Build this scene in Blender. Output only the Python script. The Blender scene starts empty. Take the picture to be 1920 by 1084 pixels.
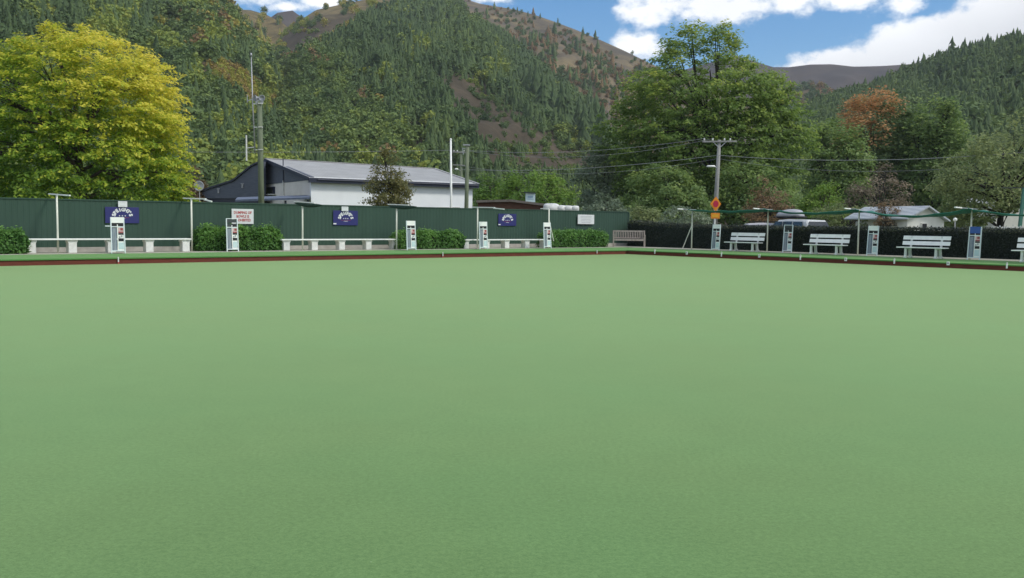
import bpy, math, random
import numpy as np
from mathutils import Vector, Matrix, Quaternion
rnd = random.Random(7)
RG = np.random.default_rng(11)
SC = bpy.context.scene
COL = SC.collection

# ------------------------------------------------------------------ camera
F_PX, EYE = 1700.0, 1.5
PITCH, ROLL, ANG = math.radians(4.10), math.radians(0.622), math.radians(49.7)
def _rx(a):
    c, s = math.cos(a), math.sin(a); return np.array([[1,0,0],[0,c,-s],[0,s,c]])
def _rz(a):
    c, s = math.cos(a), math.sin(a); return np.array([[c,-s,0],[s,c,0],[0,0,1]])
RC = _rx(math.pi/2-PITCH) @ _rz(ROLL)
OO = np.array([0,0,EYE])
def ray(px, py): return RC @ np.array([(px-960)/F_PX, -(py-542)/F_PX, -1.])
def at_z(px, py, z):
    d = ray(px, py); return OO + d*(z-EYE)/d[2]
def at_Y(px, py, Y):
    d = ray(px, py); return OO + d*Y/d[1]
def proj(P):
    q = (np.asarray(P)-OO) @ RC
    return 960+F_PX*q[...,0]/-q[...,2], 542-F_PX*q[...,1]/-q[...,2]
def px_per_m(Y): return F_PX/Y

cam = bpy.data.cameras.new('camera'); cam.sensor_width = 36; cam.sensor_fit = 'HORIZONTAL'
cam.lens = 36*F_PX/1920; cam.clip_start = .1; cam.clip_end = 20000
co = bpy.data.objects.new('camera', cam); COL.objects.link(co)
co.matrix_world = Matrix.Translation((0,0,EYE)) @ Matrix(RC.tolist()).to_4x4()
SC.camera = co

# frames of the two far sides of the green
CR = at_z(1175, 476.5, 0)
U = np.array([-math.sin(ANG), -math.cos(ANG), 0]); N = np.array([-math.cos(ANG), math.sin(ANG), 0])
V = -N; M = -U
ROT_L = math.pi/2-ANG; ROT_R = -ANG
ZB = .28                                   # top of the surround
def LP(s, w, z=0): return CR + U*s + N*w + np.array([0,0,z])
def RP(s, w, z=0): return CR + V*s + M*w + np.array([0,0,z])
def s_at(px, P0, d):                        # where along P0+s*d the picture column px lies
    k = (px-960)/F_PX
    q0 = (P0-OO) @ RC; qd = d @ RC
    return -(q0[0]+k*q0[2])/(qd[0]+k*qd[2])
def hit(px, py, nn, w):
    d = ray(px, py); t = (w-np.dot(OO-CR, nn))/np.dot(d, nn); return OO+d*t
def sw_L(P): return float((P-CR)@U), float((P-CR)@N)
def sw_R(P): return float((P-CR)@V), float((P-CR)@M)

# ------------------------------------------------------------------ materials
def ramp(nt, stops, interp='LINEAR'):
    r = nt.nodes.new('ShaderNodeValToRGB'); r.color_ramp.interpolation = interp
    e = r.color_ramp.elements
    while len(e) < len(stops): e.new(.5)
    for el, (p, c) in zip(e, stops):
        el.position = p; el.color = (*c, 1)
    return r
def mat(name, col, rough=.7, var=.12, scale=6., bump=0., metallic=0., col2=None, spec=.4, coord='Object', stretch=None, detail=6):
    m = bpy.data.materials.new(name); m.use_nodes = True
    nt = m.node_tree; b = nt.nodes['Principled BSDF']
    b.inputs['Roughness'].default_value = rough; b.inputs['Metallic'].default_value = metallic
    b.inputs['Specular IOR Level'].default_value = spec
    tc = nt.nodes.new('ShaderNodeTexCoord'); nz = nt.nodes.new('ShaderNodeTexNoise')
    nz.inputs['Scale'].default_value = scale; nz.inputs['Detail'].default_value = detail
    if stretch:
        mp = nt.nodes.new('ShaderNodeMapping'); mp.inputs['Scale'].default_value = stretch
        nt.links.new(tc.outputs[coord], mp.inputs['Vector']); nt.links.new(mp.outputs[0], nz.inputs['Vector'])
    else: nt.links.new(tc.outputs[coord], nz.inputs['Vector'])
    c2 = col2 or tuple(min(1, c*(1+var)) for c in col)
    c1 = col if col2 else tuple(c*(1-var) for c in col)
    r = ramp(nt, [(.3, c1), (.7, c2)])
    nt.links.new(nz.outputs['Fac'], r.inputs[0]); nt.links.new(r.outputs[0], b.inputs['Base Color'])
    if bump:
        bp = nt.nodes.new('ShaderNodeBump'); bp.inputs['Strength'].default_value = bump; bp.inputs['Distance'].default_value = .02
        nt.links.new(nz.outputs['Fac'], bp.inputs['Height']); nt.links.new(bp.outputs[0], b.inputs['Normal'])
    return m
def leafmat(name, stops, transl=.3, rough=.55):
    m = bpy.data.materials.new(name); m.use_nodes = True
    nt = m.node_tree; b = nt.nodes['Principled BSDF']; out = nt.nodes['Material Output']
    at = nt.nodes.new('ShaderNodeAttribute'); at.attribute_name = 'tint'
    r = ramp(nt, stops); nt.links.new(at.outputs['Fac'], r.inputs[0])
    nt.links.new(r.outputs[0], b.inputs['Base Color'])
    b.inputs['Roughness'].default_value = rough; b.inputs['Specular IOR Level'].default_value = .3
    if transl > 0:
        t = nt.nodes.new('ShaderNodeBsdfTranslucent'); mx = nt.nodes.new('ShaderNodeMixShader')
        mx.inputs[0].default_value = transl
        nt.links.new(r.outputs[0], t.inputs['Color'])
        nt.links.new(b.outputs[0], mx.inputs[1]); nt.links.new(t.outputs[0], mx.inputs[2])
        nt.links.new(mx.outputs[0], out.inputs['Surface'])
    return m
def flat(name, col, rough=.6, **k): return mat(name, col, rough, var=.05, scale=9, **k)

# ------------------------------------------------------------------ mesh building
class MB:
    def __init__(s): s.v = []; s.f = []; s.mi = []; s.cur = 0
    def add(s, vs, fs):
        o = len(s.v); s.v += [tuple(map(float, p)) for p in vs]
        for f in fs: s.f.append(tuple(i+o for i in f)); s.mi.append(s.cur)
        return s
    def box(s, c, d, rot=None):
        x, y, z = d[0]/2, d[1]/2, d[2]/2
        vs = [Vector(p) for p in ((-x,-y,-z),(x,-y,-z),(x,y,-z),(-x,y,-z),(-x,-y,z),(x,-y,z),(x,y,z),(-x,y,z))]
        if rot is not None: vs = [rot @ p for p in vs]
        return s.add([p+Vector(c) for p in vs], [(0,3,2,1),(4,5,6,7),(0,1,5,4),(1,2,6,5),(2,3,7,6),(3,0,4,7)])
    def bar(s, a, b, w, h):                 # box beam from a to b, w sideways, h up
        a, b = Vector(a), Vector(b); d = (b-a); L = d.length; d.normalize()
        up = Vector((0,0,1)) if abs(d.z) < .95 else Vector((0,1,0))
        x = d.cross(up).normalized(); y = x.cross(d).normalized()
        vs = []
        for e in (a, b):
            for i, j in ((-1,-1),(1,-1),(1,1),(-1,1)): vs.append(e+x*i*w/2+y*j*h/2)
        return s.add(vs, [(0,1,2,3),(7,6,5,4),(0,4,5,1),(1,5,6,2),(2,6,7,3),(3,7,4,0)])
    def tube(s, pts, rad, n=8, cap=True):
        pts = [Vector(p) for p in pts]
        if not hasattr(rad, '__len__'): rad = [rad]*len(pts)
        vs = []; fs = []
        for i, p in enumerate(pts):
            d = (pts[min(i+1, len(pts)-1)]-pts[max(i-1, 0)]).normalized()
            ref = Vector((0,0,1)) if abs(d.z) < .9 else Vector((1,0,0))
            x = d.cross(ref).normalized(); y = x.cross(d)
            for k in range(n):
                a = 2*math.pi*k/n; vs.append(p+(x*math.cos(a)+y*math.sin(a))*rad[i])
        for i in range(len(pts)-1):
            for k in range(n):
                k2 = (k+1) % n; fs.append((i*n+k, i*n+k2, (i+1)*n+k2, (i+1)*n+k))
        if cap:
            fs.append(tuple(range(n))[::-1]); fs.append(tuple((len(pts)-1)*n+k for k in range(n)))
        return s.add(vs, fs)
    def lathe(s, prof, n=12, c=(0,0,0)):
        vs = []; fs = []
        for r, z in prof:
            for k in range(n):
                a = 2*math.pi*k/n; vs.append((c[0]+r*math.cos(a), c[1]+r*math.sin(a), c[2]+z))
        for i in range(len(prof)-1):
            for k in range(n):
                k2 = (k+1) % n; fs.append((i*n+k, i*n+k2, (i+1)*n+k2, (i+1)*n+k))
        fs.append(tuple(range(n))[::-1]); fs.append(tuple((len(prof)-1)*n+k for k in range(n)))
        return s.add(vs, fs)
    def prism(s, poly, ex):                 # closed polygon (3-D points) pushed along vector ex
        n = len(poly); ex = Vector(ex); a = [Vector(p) for p in poly]; b = [p+ex for p in a]
        fs = [tuple(range(n))[::-1], tuple(range(n, 2*n))]
        for i in range(n): fs.append((i, (i+1) % n, n+(i+1) % n, n+i))
        return s.add(a+b, fs)
    def quad(s, a, b, c, d): return s.add([a, b, c, d], [(0,1,2,3)])
    def slab(s, quadpts, th):               # sheet with thickness th downwards along its normal
        p = [Vector(q) for q in quadpts]; nn = (p[1]-p[0]).cross(p[-1]-p[0]).normalized()
        if nn.z < 0: nn = -nn
        return s.prism(p, -nn*th)
    def build(s, name, mats, parent=None, smooth=False):
        me = bpy.data.meshes.new(name); me.from_pydata(s.v, [], s.f); me.validate(clean_customdata=False)
        if not isinstance(mats, (list, tuple)): mats = [mats]
        for m in mats: me.materials.append(m)
        if len(mats) > 1 and len(me.polygons) == len(s.mi): me.polygons.foreach_set('material_index', s.mi)
        import bmesh
        bm = bmesh.new(); bm.from_mesh(me); bmesh.ops.recalc_face_normals(bm, faces=bm.faces); bm.to_mesh(me); bm.free()
        if smooth: me.polygons.foreach_set('use_smooth', [True]*len(me.polygons))
        o = bpy.data.objects.new(name, me); COL.objects.link(o)
        if parent is not None: o.parent = parent
        return o
def soft(o, w=.006, seg=2):
    b = o.modifiers.new('bevel', 'BEVEL'); b.width = w; b.segments = seg; b.limit_method = 'ANGLE'; return o
def np_mesh(name, v, f, m, parent=None, tint=None, smooth=False):
    """v (n,3), f (k,3|4) arrays"""
    me = bpy.data.meshes.new(name); k, c = f.shape
    me.vertices.add(len(v)); me.vertices.foreach_set('co', np.ascontiguousarray(v, dtype=np.float32).ravel())
    me.loops.add(k*c); me.loops.foreach_set('vertex_index', np.ascontiguousarray(f, dtype=np.int32).ravel())
    me.polygons.add(k); me.polygons.foreach_set('loop_start', np.arange(0, k*c, c, dtype=np.int32))
    if smooth: me.polygons.foreach_set('use_smooth', np.ones(k, dtype=bool))
    me.update(calc_edges=True)
    if tint is not None:
        a = me.attributes.new('tint', 'FLOAT', 'FACE'); a.data.foreach_set('value', np.ascontiguousarray(tint, dtype=np.float32))
    for q in (m if isinstance(m, (list, tuple)) else [m]): me.materials.append(q)
    o = bpy.data.objects.new(name, me); COL.objects.link(o)
    if parent is not None: o.parent = parent
    return o
def tag(o, label=None, cat=None, group=None, kind=None):
    if label: o['label'] = label
    if cat: o['category'] = cat
    if group: o['group'] = group
    if kind: o['kind'] = kind
    return o
def thing(name, label, cat, loc=(0,0,0), rotz=0, group=None):
    o = bpy.data.objects.new(name, None); o.empty_display_size = .2; COL.objects.link(o)
    o.location = tuple(map(float, loc)); o.rotation_euler = (0,0,rotz)
    return tag(o, label, cat, group)
def kids(o): return [c for c in bpy.data.objects if c.parent == o]
def dup(root, loc, rotz, label):
    def cp(o, par):
        c = o.copy(); COL.objects.link(c); c.parent = par
        for ch in list(o.children): cp(ch, c)
        return c
    r = cp(root, None); r.location = tuple(map(float, loc)); r.rotation_euler = (0,0,rotz); r['label'] = label
    return r
def struct(o): o['kind'] = 'structure'; return o

# ------------------------------------------------------------------ numpy noise
def _hash(i, j, k, seed):
    h = (i*374761393 + j*668265263 + k*2147483647 + seed*974711) & 0xffffffff
    h = ((h ^ (h >> 13))*1274126177) & 0xffffffff
    return ((h ^ (h >> 16)) & 0xffff)/65535.
def vnoise(x, y, z=None, seed=0):
    x = np.asarray(x, float); y = np.asarray(y, float); z = np.zeros_like(x) if z is None else np.asarray(z, float)
    xi, yi, zi = np.floor(x).astype(np.int64), np.floor(y).astype(np.int64), np.floor(z).astype(np.int64)
    fx, fy, fz = x-xi, y-yi, z-zi
    fx, fy, fz = [t*t*(3-2*t) for t in (fx, fy, fz)]
    r = 0
    for a in (0, 1):
        for b in (0, 1):
            for c in (0, 1):
                w = (fx if a else 1-fx)*(fy if b else 1-fy)*(fz if c else 1-fz)
                r = r + w*_hash(xi+a, yi+b, zi+c, seed)
    return r
def fbm(x, y, z=None, seed=0, oct=4):
    r = 0; a = .5; t = 0; z = np.zeros_like(np.asarray(x, float)) if z is None else z
    for o in range(oct):
        r = r+a*vnoise(x*2**o, y*2**o, z*2**o, seed+o); t += a; a *= .5
    return r/t

# ------------------------------------------------------------------ leaves
def leaf_quads(P, Nn, size, rg, aspect=.55, droop=None):
    """diamond leaves at P with normals Nn"""
    n = len(P)
    Nn = Nn/np.maximum(np.linalg.norm(Nn, axis=1, keepdims=True), 1e-6)
    t = rg.normal(size=(n,3))
    if droop is not None: t = t+droop
    t -= Nn*np.sum(t*Nn, axis=1, keepdims=True); t /= np.maximum(np.linalg.norm(t, axis=1, keepdims=True), 1e-6)
    b = np.cross(Nn, t)
    L = size[:,None]; W = L*aspect
    v = np.stack([P-t*L*.5, P+b*W*.5+Nn*L*.06, P+t*L*.5, P-b*W*.5+Nn*L*.06], 1).reshape(-1,3)
    f = np.arange(4*n).reshape(n,4)
    return v, f
def rand_dir(n, rg):
    d = rg.normal(size=(n,3)); return d/np.linalg.norm(d, axis=1, keepdims=True)

def tree(name, label, cat, prof, Y, mleaf, mbark, ncl=220, nleaf=40, leaf=.3, rcl=.9, flat_=.55, seed=1, gap=.40, gscale=2.2,
         depthf=.85, trunk_r=.25, trunk_px=None, nlimb=14, group=None, base_z=0., lump=.22, tintf=None, up=.8, shell=.5, core=True, aspect=.6, spray=1.):
    rg = np.random.default_rng(seed)
    prof = sorted(prof)
    ys = np.array([p[0] for p in prof], float); xl = np.array([p[1] for p in prof], float); xr = np.array([p[2] for p in prof], float)
    # weights for area-uniform sampling in height
    yy = np.linspace(ys[0], ys[-1], 200); ww = np.interp(yy, ys, xr-xl); ww = np.maximum(ww, 2)**1.5; cw = np.cumsum(ww); cw /= cw[-1]
    S = px_per_m(Y)
    base = at_Y((xl[-1]+xr[-1])/2 if trunk_px is None else trunk_px, 420, Y); base[2] = base_z
    root = thing(name, label, cat, base, 0, group)
    cl = []
    tries = 0
    while len(cl) < ncl and tries < ncl*12:
        tries += 1
        y = float(np.interp(rg.random(), cw, yy)); th = rg.random()*2*math.pi
        hw = np.interp(y, ys, (xr-xl)/2); cx = np.interp(y, ys, (xr+xl)/2)
        ln = 1+lump*2*(float(fbm(np.array([math.cos(th)*1.3+5]), np.array([math.sin(th)*1.3+5]), np.array([y/(S*2.2)]), seed, 3)[0])-.5)
        rho = (shell+(1-shell)*rg.random()**.5) if rg.random() < .78 else rg.random()**.6
        off = rcl*.55*S
        x = cx+math.cos(th)*max(hw*ln-off, hw*.25)*rho
        c = at_Y(x, y, Y); c[1] += math.sin(th)*hw/S*depthf*rho*ln
        g = float(fbm(np.array([c[0]/gscale]), np.array([c[1]/gscale]), np.array([c[2]/gscale*1.3]), seed+50, 2)[0])
        if g < gap: continue
        cl.append(c)
    cl = np.array(cl)
    ctr = np.array([base[0], base[1], (at_Y(960, ys[0], Y)[2]*.45+at_Y(960, ys[-1], Y)[2]*.55)])
    n = len(cl)*nleaf
    cid = np.repeat(np.arange(len(cl)), nleaf)
    rc = rcl*(.65+.7*rg.random(len(cl)))
    d = rand_dir(n, rg)*(rg.random((n,1))**.45)
    d[:,2] *= flat_
    out = cl-ctr; out /= np.maximum(np.linalg.norm(out, axis=1, keepdims=True), .1)
    so_ = out*np.array([1,1,.45])+np.array([0,0,.12])+rg.normal(size=out.shape)*.25; so_ /= np.linalg.norm(so_, axis=1, keepdims=True)
    al_ = np.sum(d*so_[cid], axis=1)
    if spray > 1:
        d = d*(1-.45*np.clip(al_, 0, 1))[:,None]+so_[cid]*(al_*(spray-1))[:,None]
    P = cl[cid]+d*rc[cid][:,None]
    # sprays droop outwards: outer leaves of a spray lie lower
    rad = np.linalg.norm((P-cl[cid])[:,:2], axis=1); P[:,2] -= .25*rad*rad/np.maximum(rc[cid], .1)
    Nn = rand_dir(n, rg)*.75+np.array([0,0,1.])*up+out[cid]*.45
    sz = leaf*(.6+.8*rg.random(n))
    v, f = leaf_quads(P, Nn, sz, rg, aspect)
    hz = (P[:,2]-base_z)/(at_Y(960, ys[0], Y)[2]-base_z)
    ct = rg.random(len(cl))
    if tintf is None: ti = .15+.5*ct[cid]+.25*rg.random(n)
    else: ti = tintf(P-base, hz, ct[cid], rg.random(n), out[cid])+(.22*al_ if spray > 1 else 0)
    np_mesh('crown', v-base, f, mleaf, root, np.clip(ti, 0, 1))
    # wood
    mb = MB(); topz = at_Y(960, ys[0], Y)[2]
    th_ = ctr[2]-base_z
    tp = [(0,0,-.1), (.06*th_*(rg.random()-.5), 0, th_*.45), (.1*th_*(rg.random()-.5), .05*th_*(rg.random()-.5), th_*.9),
          (float(np.mean(cl[:,0])-base[0])*.6, 0, base_z+(topz-base_z)*.8-base_z)]
    mb.tube(tp, [trunk_r*1.15, trunk_r*.85, trunk_r*.6, trunk_r*.12], 8)
    order = rg.permutation(len(cl))[:nlimb]
    for i in order:
        e = cl[i]-base
        k = min(.9, .35+.5*rg.random()); st = Vector(tp[1]).lerp(Vector(tp[2]), k) if e[2] > tp[2][2]*.8 else Vector(tp[0]).lerp(Vector(tp[2]), .35+.4*rg.random())
        if st.z > e[2]: st.z = max(.3, e[2]*.7)
        ev = Vector(e); mid = st.lerp(ev, .5)+Vector((rg.normal()*.06, rg.normal()*.06, .12))*(ev-st).length
        mb.tube([st, mid, ev], [trunk_r*.42, trunk_r*.26, trunk_r*.06], 6, cap=False)
        nn = np.argsort(np.linalg.norm(cl-cl[i], axis=1))[1:4]
        for j in nn: mb.tube([mid, mid.lerp(Vector(cl[j]-base), .6)+Vector((0,0,.1)), Vector(cl[j]-base)], [trunk_r*.16, trunk_r*.1, trunk_r*.03], 5, cap=False)
    mb.build('trunk', mbark, root, smooth=True)
    return root

# ------------------------------------------------------------------ light and sky
SUN_AZ, SUN_EL = math.radians(112), math.radians(46)
sd = Vector((math.sin(SUN_AZ)*math.cos(SUN_EL), math.cos(SUN_AZ)*math.cos(SUN_EL), math.sin(SUN_EL)))
sl = bpy.data.lights.new('sun', 'SUN'); sl.energy = 1.9; sl.angle = math.radians(10); sl.color = (1, .955, .88)
so = bpy.data.objects.new('sun', sl); COL.objects.link(so); so.rotation_euler = (-sd).to_track_quat('-Z', 'Y').to_euler(); so.location = (40, -20, 60)

W = bpy.data.worlds.new('World'); SC.world = W; W.use_nodes = True
nt = W.node_tree; bg = nt.nodes['Background']; NEW = nt.nodes.new; LK = nt.links.new
SKY_K = .1
bg.inputs['Strength'].default_value = SKY_K
sky = NEW('ShaderNodeTexSky'); sky.sky_type = 'NISHITA'; sky.sun_disc = False
sky.sun_elevation = SUN_EL; sky.sun_rotation = SUN_AZ; sky.altitude = 400; sky.air_density = 1.0; sky.dust_density = .4; sky.ozone_density = 2.5
tc = NEW('ShaderNodeTexCoord')
def math_(op, a, b=None, c=None, clamp=False):
    n = NEW('ShaderNodeMath'); n.operation = op; n.use_clamp = clamp
    for i, x in enumerate((a, b, c)):
        if x is None: continue
        if isinstance(x, (int, float)): n.inputs[i].default_value = x
        else: LK(x, n.inputs[i])
    return n.outputs[0]
sep = NEW('ShaderNodeSeparateXYZ'); LK(tc.outputs['Generated'], sep.inputs[0])
X_, Y_, Z_ = sep.outputs
yc = math_('MAXIMUM', Y_, .12)
tx = math_('DIVIDE', X_, yc); tz = math_('DIVIDE', Z_, yc)
# large-scale billows: noise on the direction itself
def noise(scale, detail, rough=.55, off=(0,0,0), dist=0.):
    mp = NEW('ShaderNodeMapping'); mp.inputs['Location'].default_value = off; mp.inputs['Scale'].default_value = (1, 1, 1.5)
    LK(tc.outputs['Generated'], mp.inputs['Vector'])
    n = NEW('ShaderNodeTexNoise'); n.inputs['Scale'].default_value = scale; n.inputs['Detail'].default_value = detail; n.inputs['Roughness'].default_value = rough
    n.inputs['Distortion'].default_value = dist
    LK(mp.outputs[0], n.inputs['Vector']); return n.outputs['Fac']
n1 = noise(14, 8, .58); n2 = noise(34, 6, .6, (3,1,2)); n0 = noise(2.3, 6, .55, (1.3,.4,.7))
edge = math_('ADD', math_('MULTIPLY', math_('SUBTRACT', n1, .5), 3.0), math_('MULTIPLY', math_('SUBTRACT', n2, .5), 2.0))
def T(px, py):
    d = ray(px, py); return d[0]/d[1], d[2]/d[1]
blobs = [(1225,8,85,50),(1190,78,52,30),(1330,5,95,45),(1400,12,90,42),(1480,5,60,28),(1330,-50,260,55),(1610,2,90,24),(1700,8,90,34),
         (480,-4,75,24),(600,-4,75,30),(545,14,70,16),(420,-10,40,16),(920,-6,60,20),(1080,-22,110,18)]
field = None
for (px, py, rx, ry) in blobs:
    a, b = T(px, py); a2, _ = T(px+rx, py); _, b2 = T(px, py-ry)
    dx = math_('DIVIDE', math_('SUBTRACT', tx, a), a2-a); dy = math_('DIVIDE', math_('SUBTRACT', tz, b), b2-b)
    v_ = math_('SUBTRACT', 1.0, math_('POWER', math_('ADD', math_('MULTIPLY', dx, dx), math_('MULTIPLY', dy, dy)), .5))
    field = v_ if field is None else math_('MAXIMUM', field, v_)
# the long bank behind the right-hand hills
(ax, az), (bx, bz) = T(1425, 128), T(1790, -14)
sl_ = (bz-az)/(bx-ax)
line = math_('SUBTRACT', math_('ADD', math_('MULTIPLY', math_('SUBTRACT', tx, ax), sl_), az), tz)
bank = math_('DIVIDE', line, .022)
field = math_('MAXIMUM', field, bank)
field = math_('ADD', field, edge)
front = math_('MULTIPLY', math_('GREATER_THAN', Y_, .35), math_('LESS_THAN', Z_, .42))
gen = math_('MULTIPLY', math_('SUBTRACT', n0, .43), 7.0)
fmix = math_('ADD', math_('MULTIPLY', field, front), math_('MULTIPLY', gen, math_('SUBTRACT', 1.0, front)))
mr = NEW('ShaderNodeMapRange'); mr.interpolation_type = 'SMOOTHSTEP'; LK(fmix, mr.inputs[0]); mr.inputs[1].default_value = -.05; mr.inputs[2].default_value = .8
# cloud body: bright tops, greyer thick parts
n3 = noise(5.5, 5, .5, (.2,.9,.1))
thick = math_('MULTIPLY', math_('MULTIPLY', bank, .2, None, True), math_('GREATER_THAN', Y_, .2))
sh = math_('ADD', math_('MULTIPLY', n3, .5), math_('MULTIPLY', thick, .75), None, True)
cr = ramp(nt, [(.25, (9.3, 9.5, 9.8)), (.75, (6.2, 6.4, 6.8))]); LK(sh, cr.inputs[0])
hs = NEW('ShaderNodeHueSaturation'); hs.inputs['Saturation'].default_value = 1.32; hs.inputs['Value'].default_value = 1.15; LK(sky.outputs[0], hs.inputs['Color'])
mx = NEW('ShaderNodeMix'); mx.data_type = 'RGBA'; LK(mr.outputs[0], mx.inputs[0]); LK(hs.outputs[0], mx.inputs[6]); LK(cr.outputs[0], mx.inputs[7])
LK(mx.outputs[2], bg.inputs['Color'])

vs = SC.view_settings; SC.display_settings.display_device = 'sRGB'
vs.view_transform = 'Standard'; vs.look = 'None'; vs.exposure = .32; vs.gamma = 1
SC.render.engine = 'CYCLES'; SC.cycles.use_denoising = True
SC.cycles.max_bounces = 9; SC.cycles.diffuse_bounces = 6; SC.cycles.transmission_bounces = 6; SC.cycles.transparent_max_bounces = 4
SC.cycles.caustics_reflective = False; SC.cycles.caustics_refractive = False

# ------------------------------------------------------------------ shared materials
WHITE = mat('white_paint', (.80,.81,.76), .5, col2=(.88,.89,.84), scale=5)
WHITE_OLD = mat('weathered_white_paint', (.60,.61,.57), .65, col2=(.76,.77,.73), scale=7)
CREAMP = mat('cream_steel_pole', (.68,.68,.57), .5, col2=(.78,.78,.67), scale=8)
GREENC = mat('green_shade_cloth', (.026,.15,.11), .8, col2=(.04,.20,.15), scale=14)
DARKGREENC = mat('dark_green_cloth', (.012,.035,.022), .85, col2=(.02,.05,.032), scale=10)
BLACK = flat('black_plastic', (.012,.012,.014), .5)
STEEL = mat('galvanised_steel', (.35,.36,.37), .45, col2=(.45,.46,.47), scale=15, metallic=.4)
CONC = mat('concrete', (.30,.28,.25), .85, col2=(.42,.40,.36), scale=3.5, bump=.15)
BARK = mat('bark', (.045,.036,.028), .9, col2=(.09,.075,.06), scale=9, bump=.4, stretch=(1,1,.25))
DBARK = mat('dark_bark', (.020,.018,.016), .9, col2=(.045,.04,.034), scale=9, bump=.4, stretch=(1,1,.25))

# ------------------------------------------------------------------ ground, green, surround
def sheet(name, poly, z, m, tris=None):
    mb = MB(); mb.add([(p[0], p[1], z) for p in poly], [tuple(range(len(poly)))]); return struct(mb.build(name, m))
gm = mat('rough_grass', (.045,.075,.022), .9, col2=(.11,.12,.045), scale=.25, detail=10)
sheet('ground', [(-6000,-3000),(6000,-3000),(6000,9000),(-6000,9000)], -.06, gm)

def carpet(name, c1, c2, sheen):
    m = bpy.data.materials.new(name); m.use_nodes = True; t = m.node_tree; b = t.nodes['Principled BSDF']
    tcn = t.nodes.new('ShaderNodeTexCoord')
    def nz(scale, det, rough=.6):
        n = t.nodes.new('ShaderNodeTexNoise'); n.inputs['Scale'].default_value = scale; n.inputs['Detail'].default_value = det; n.inputs['Roughness'].default_value = rough
        t.links.new(tcn.outputs['Object'], n.inputs['Vector']); return n.outputs['Fac']
    def mth(op, a, k):
        n = t.nodes.new('ShaderNodeMath'); n.operation = op
        t.links.new(a, n.inputs[0])
        if isinstance(k, (int, float)): n.inputs[1].default_value = k
        else: t.links.new(k, n.inputs[1])
        return n.outputs[0]
    big = nz(.22, 3); mid = nz(2.2, 5); fine = nz(95, 3, .8); mott = nz(34, 4, .8)
    s = mth('ADD', mth('ADD', mth('MULTIPLY', big, .10), mth('MULTIPLY', mid, .08)), mth('ADD', mth('MULTIPLY', fine, .36), mth('MULTIPLY', mott, .46)))
    r = ramp(t, [(.40, tuple(q*.90 for q in c1)), (.59, tuple(q*1.05 for q in c2))]); t.links.new(s, r.inputs[0])
    # a few paler crumbs trodden into the pile
    vo = t.nodes.new('ShaderNodeTexVoronoi'); vo.inputs['Scale'].default_value = 3.2; t.links.new(tcn.outputs['Object'], vo.inputs['Vector'])
    th = mth('LESS_THAN', vo.outputs['Distance'], .022)
    mxn = t.nodes.new('ShaderNodeMix'); mxn.data_type = 'RGBA'; t.links.new(mth('MULTIPLY', th, .3), mxn.inputs[0])
    t.links.new(r.outputs[0], mxn.inputs[6]); mxn.inputs[7].default_value = (.45,.5,.38,1)
    hue = t.nodes.new('ShaderNodeMix'); hue.data_type = 'RGBA'; hue.blend_type = 'MULTIPLY'
    hr = ramp(t, [(.35, (1.04,.985,.98)), (.65, (.97,1.015,1.01))]); t.links.new(nz(.35, 2), hr.inputs[0])
    hue.inputs[0].default_value = 1; t.links.new(mxn.outputs[2], hue.inputs[6]); t.links.new(hr.outputs[0], hue.inputs[7])
    t.links.new(hue.outputs[2], b.inputs['Base Color'])
    b.inputs['Roughness'].default_value = .95; b.inputs['Specular IOR Level'].default_value = .15
    b.inputs['Sheen Weight'].default_value = sheen; b.inputs['Sheen Roughness'].default_value = .3; b.inputs['Sheen Tint'].default_value = (.78,1,.46,1)
    bp = t.nodes.new('ShaderNodeBump'); bp.inputs['Strength'].default_value = .35; bp.inputs['Distance'].default_value = .004
    t.links.new(fine, bp.inputs['Height']); t.links.new(bp.outputs[0], b.inputs['Normal'])
    return m
GREEN = carpet('bowling_carpet', (.094,.182,.060), (.150,.262,.094), .75)
SURR = carpet('surround_carpet', (.074,.205,.054), (.11,.27,.08), .35)
SIDE = 39.5
c0, c1, c2, c3 = CR, CR+U*SIDE, CR+U*SIDE+V*SIDE, CR+V*SIDE
sheet('bowling_green', [c0, c1, c2, c3], 0, GREEN)
# ditch boards, raised carpet bank and path, along the two far sides (mitred) and closed round the near ones
RED = mat('red_brown_boards', (.105,.022,.012), .75, col2=(.16,.035,.018), scale=3, stretch=(1,1,6))
WT = .18                                    # height of the board wall
def ring(w0, z0, w1, z1):
    q = []
    for w, z in ((w0, z0), (w1, z1)):
        q.append([np.array([*(CR-U*w+N*w)[:2], z]) + 0, None])
    def P(i, w, z):
        # corners of the square pushed outwards by w
        sgn = [(-1,-1),(1,-1),(1,1),(-1,1)][i]; cc = [c0, c1, c2, c3][i]
        p = cc + U*(w*sgn[0]) + V*(w*sgn[1]); return (p[0], p[1], z)
    mb = MB()
    for i in range(4):
        j = (i+1) % 4
        mb.quad(P(i,w0,z0), P(j,w0,z0), P(j,w1,z1), P(i,w1,z1))
    return mb
struct(ring(.0, -.02, .004, WT).build('ditch_wall', RED))
mb = ring(-.035, WT+.03, 1.95, ZB)
for q in (ring(-.035, WT-.012, -.035, WT+.03), ring(-.035, WT-.012, .0, WT-.012)): mb.add(q.v, q.f)
struct(mb.build('carpet_bank', SURR))
PATH = mat('path_concrete', (.33,.32,.25), .9, col2=(.45,.43,.35), scale=2.5, bump=.2)
mb = ring(1.95, ZB, 1.95, ZB+.012)
for q in (ring(1.95, ZB+.012, 7.5, ZB+.012), ring(7.5, ZB+.012, 9, -.06)): mb.add(q.v, q.f)
struct(mb.build('path', PATH))
ZP = ZB+.012

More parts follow.
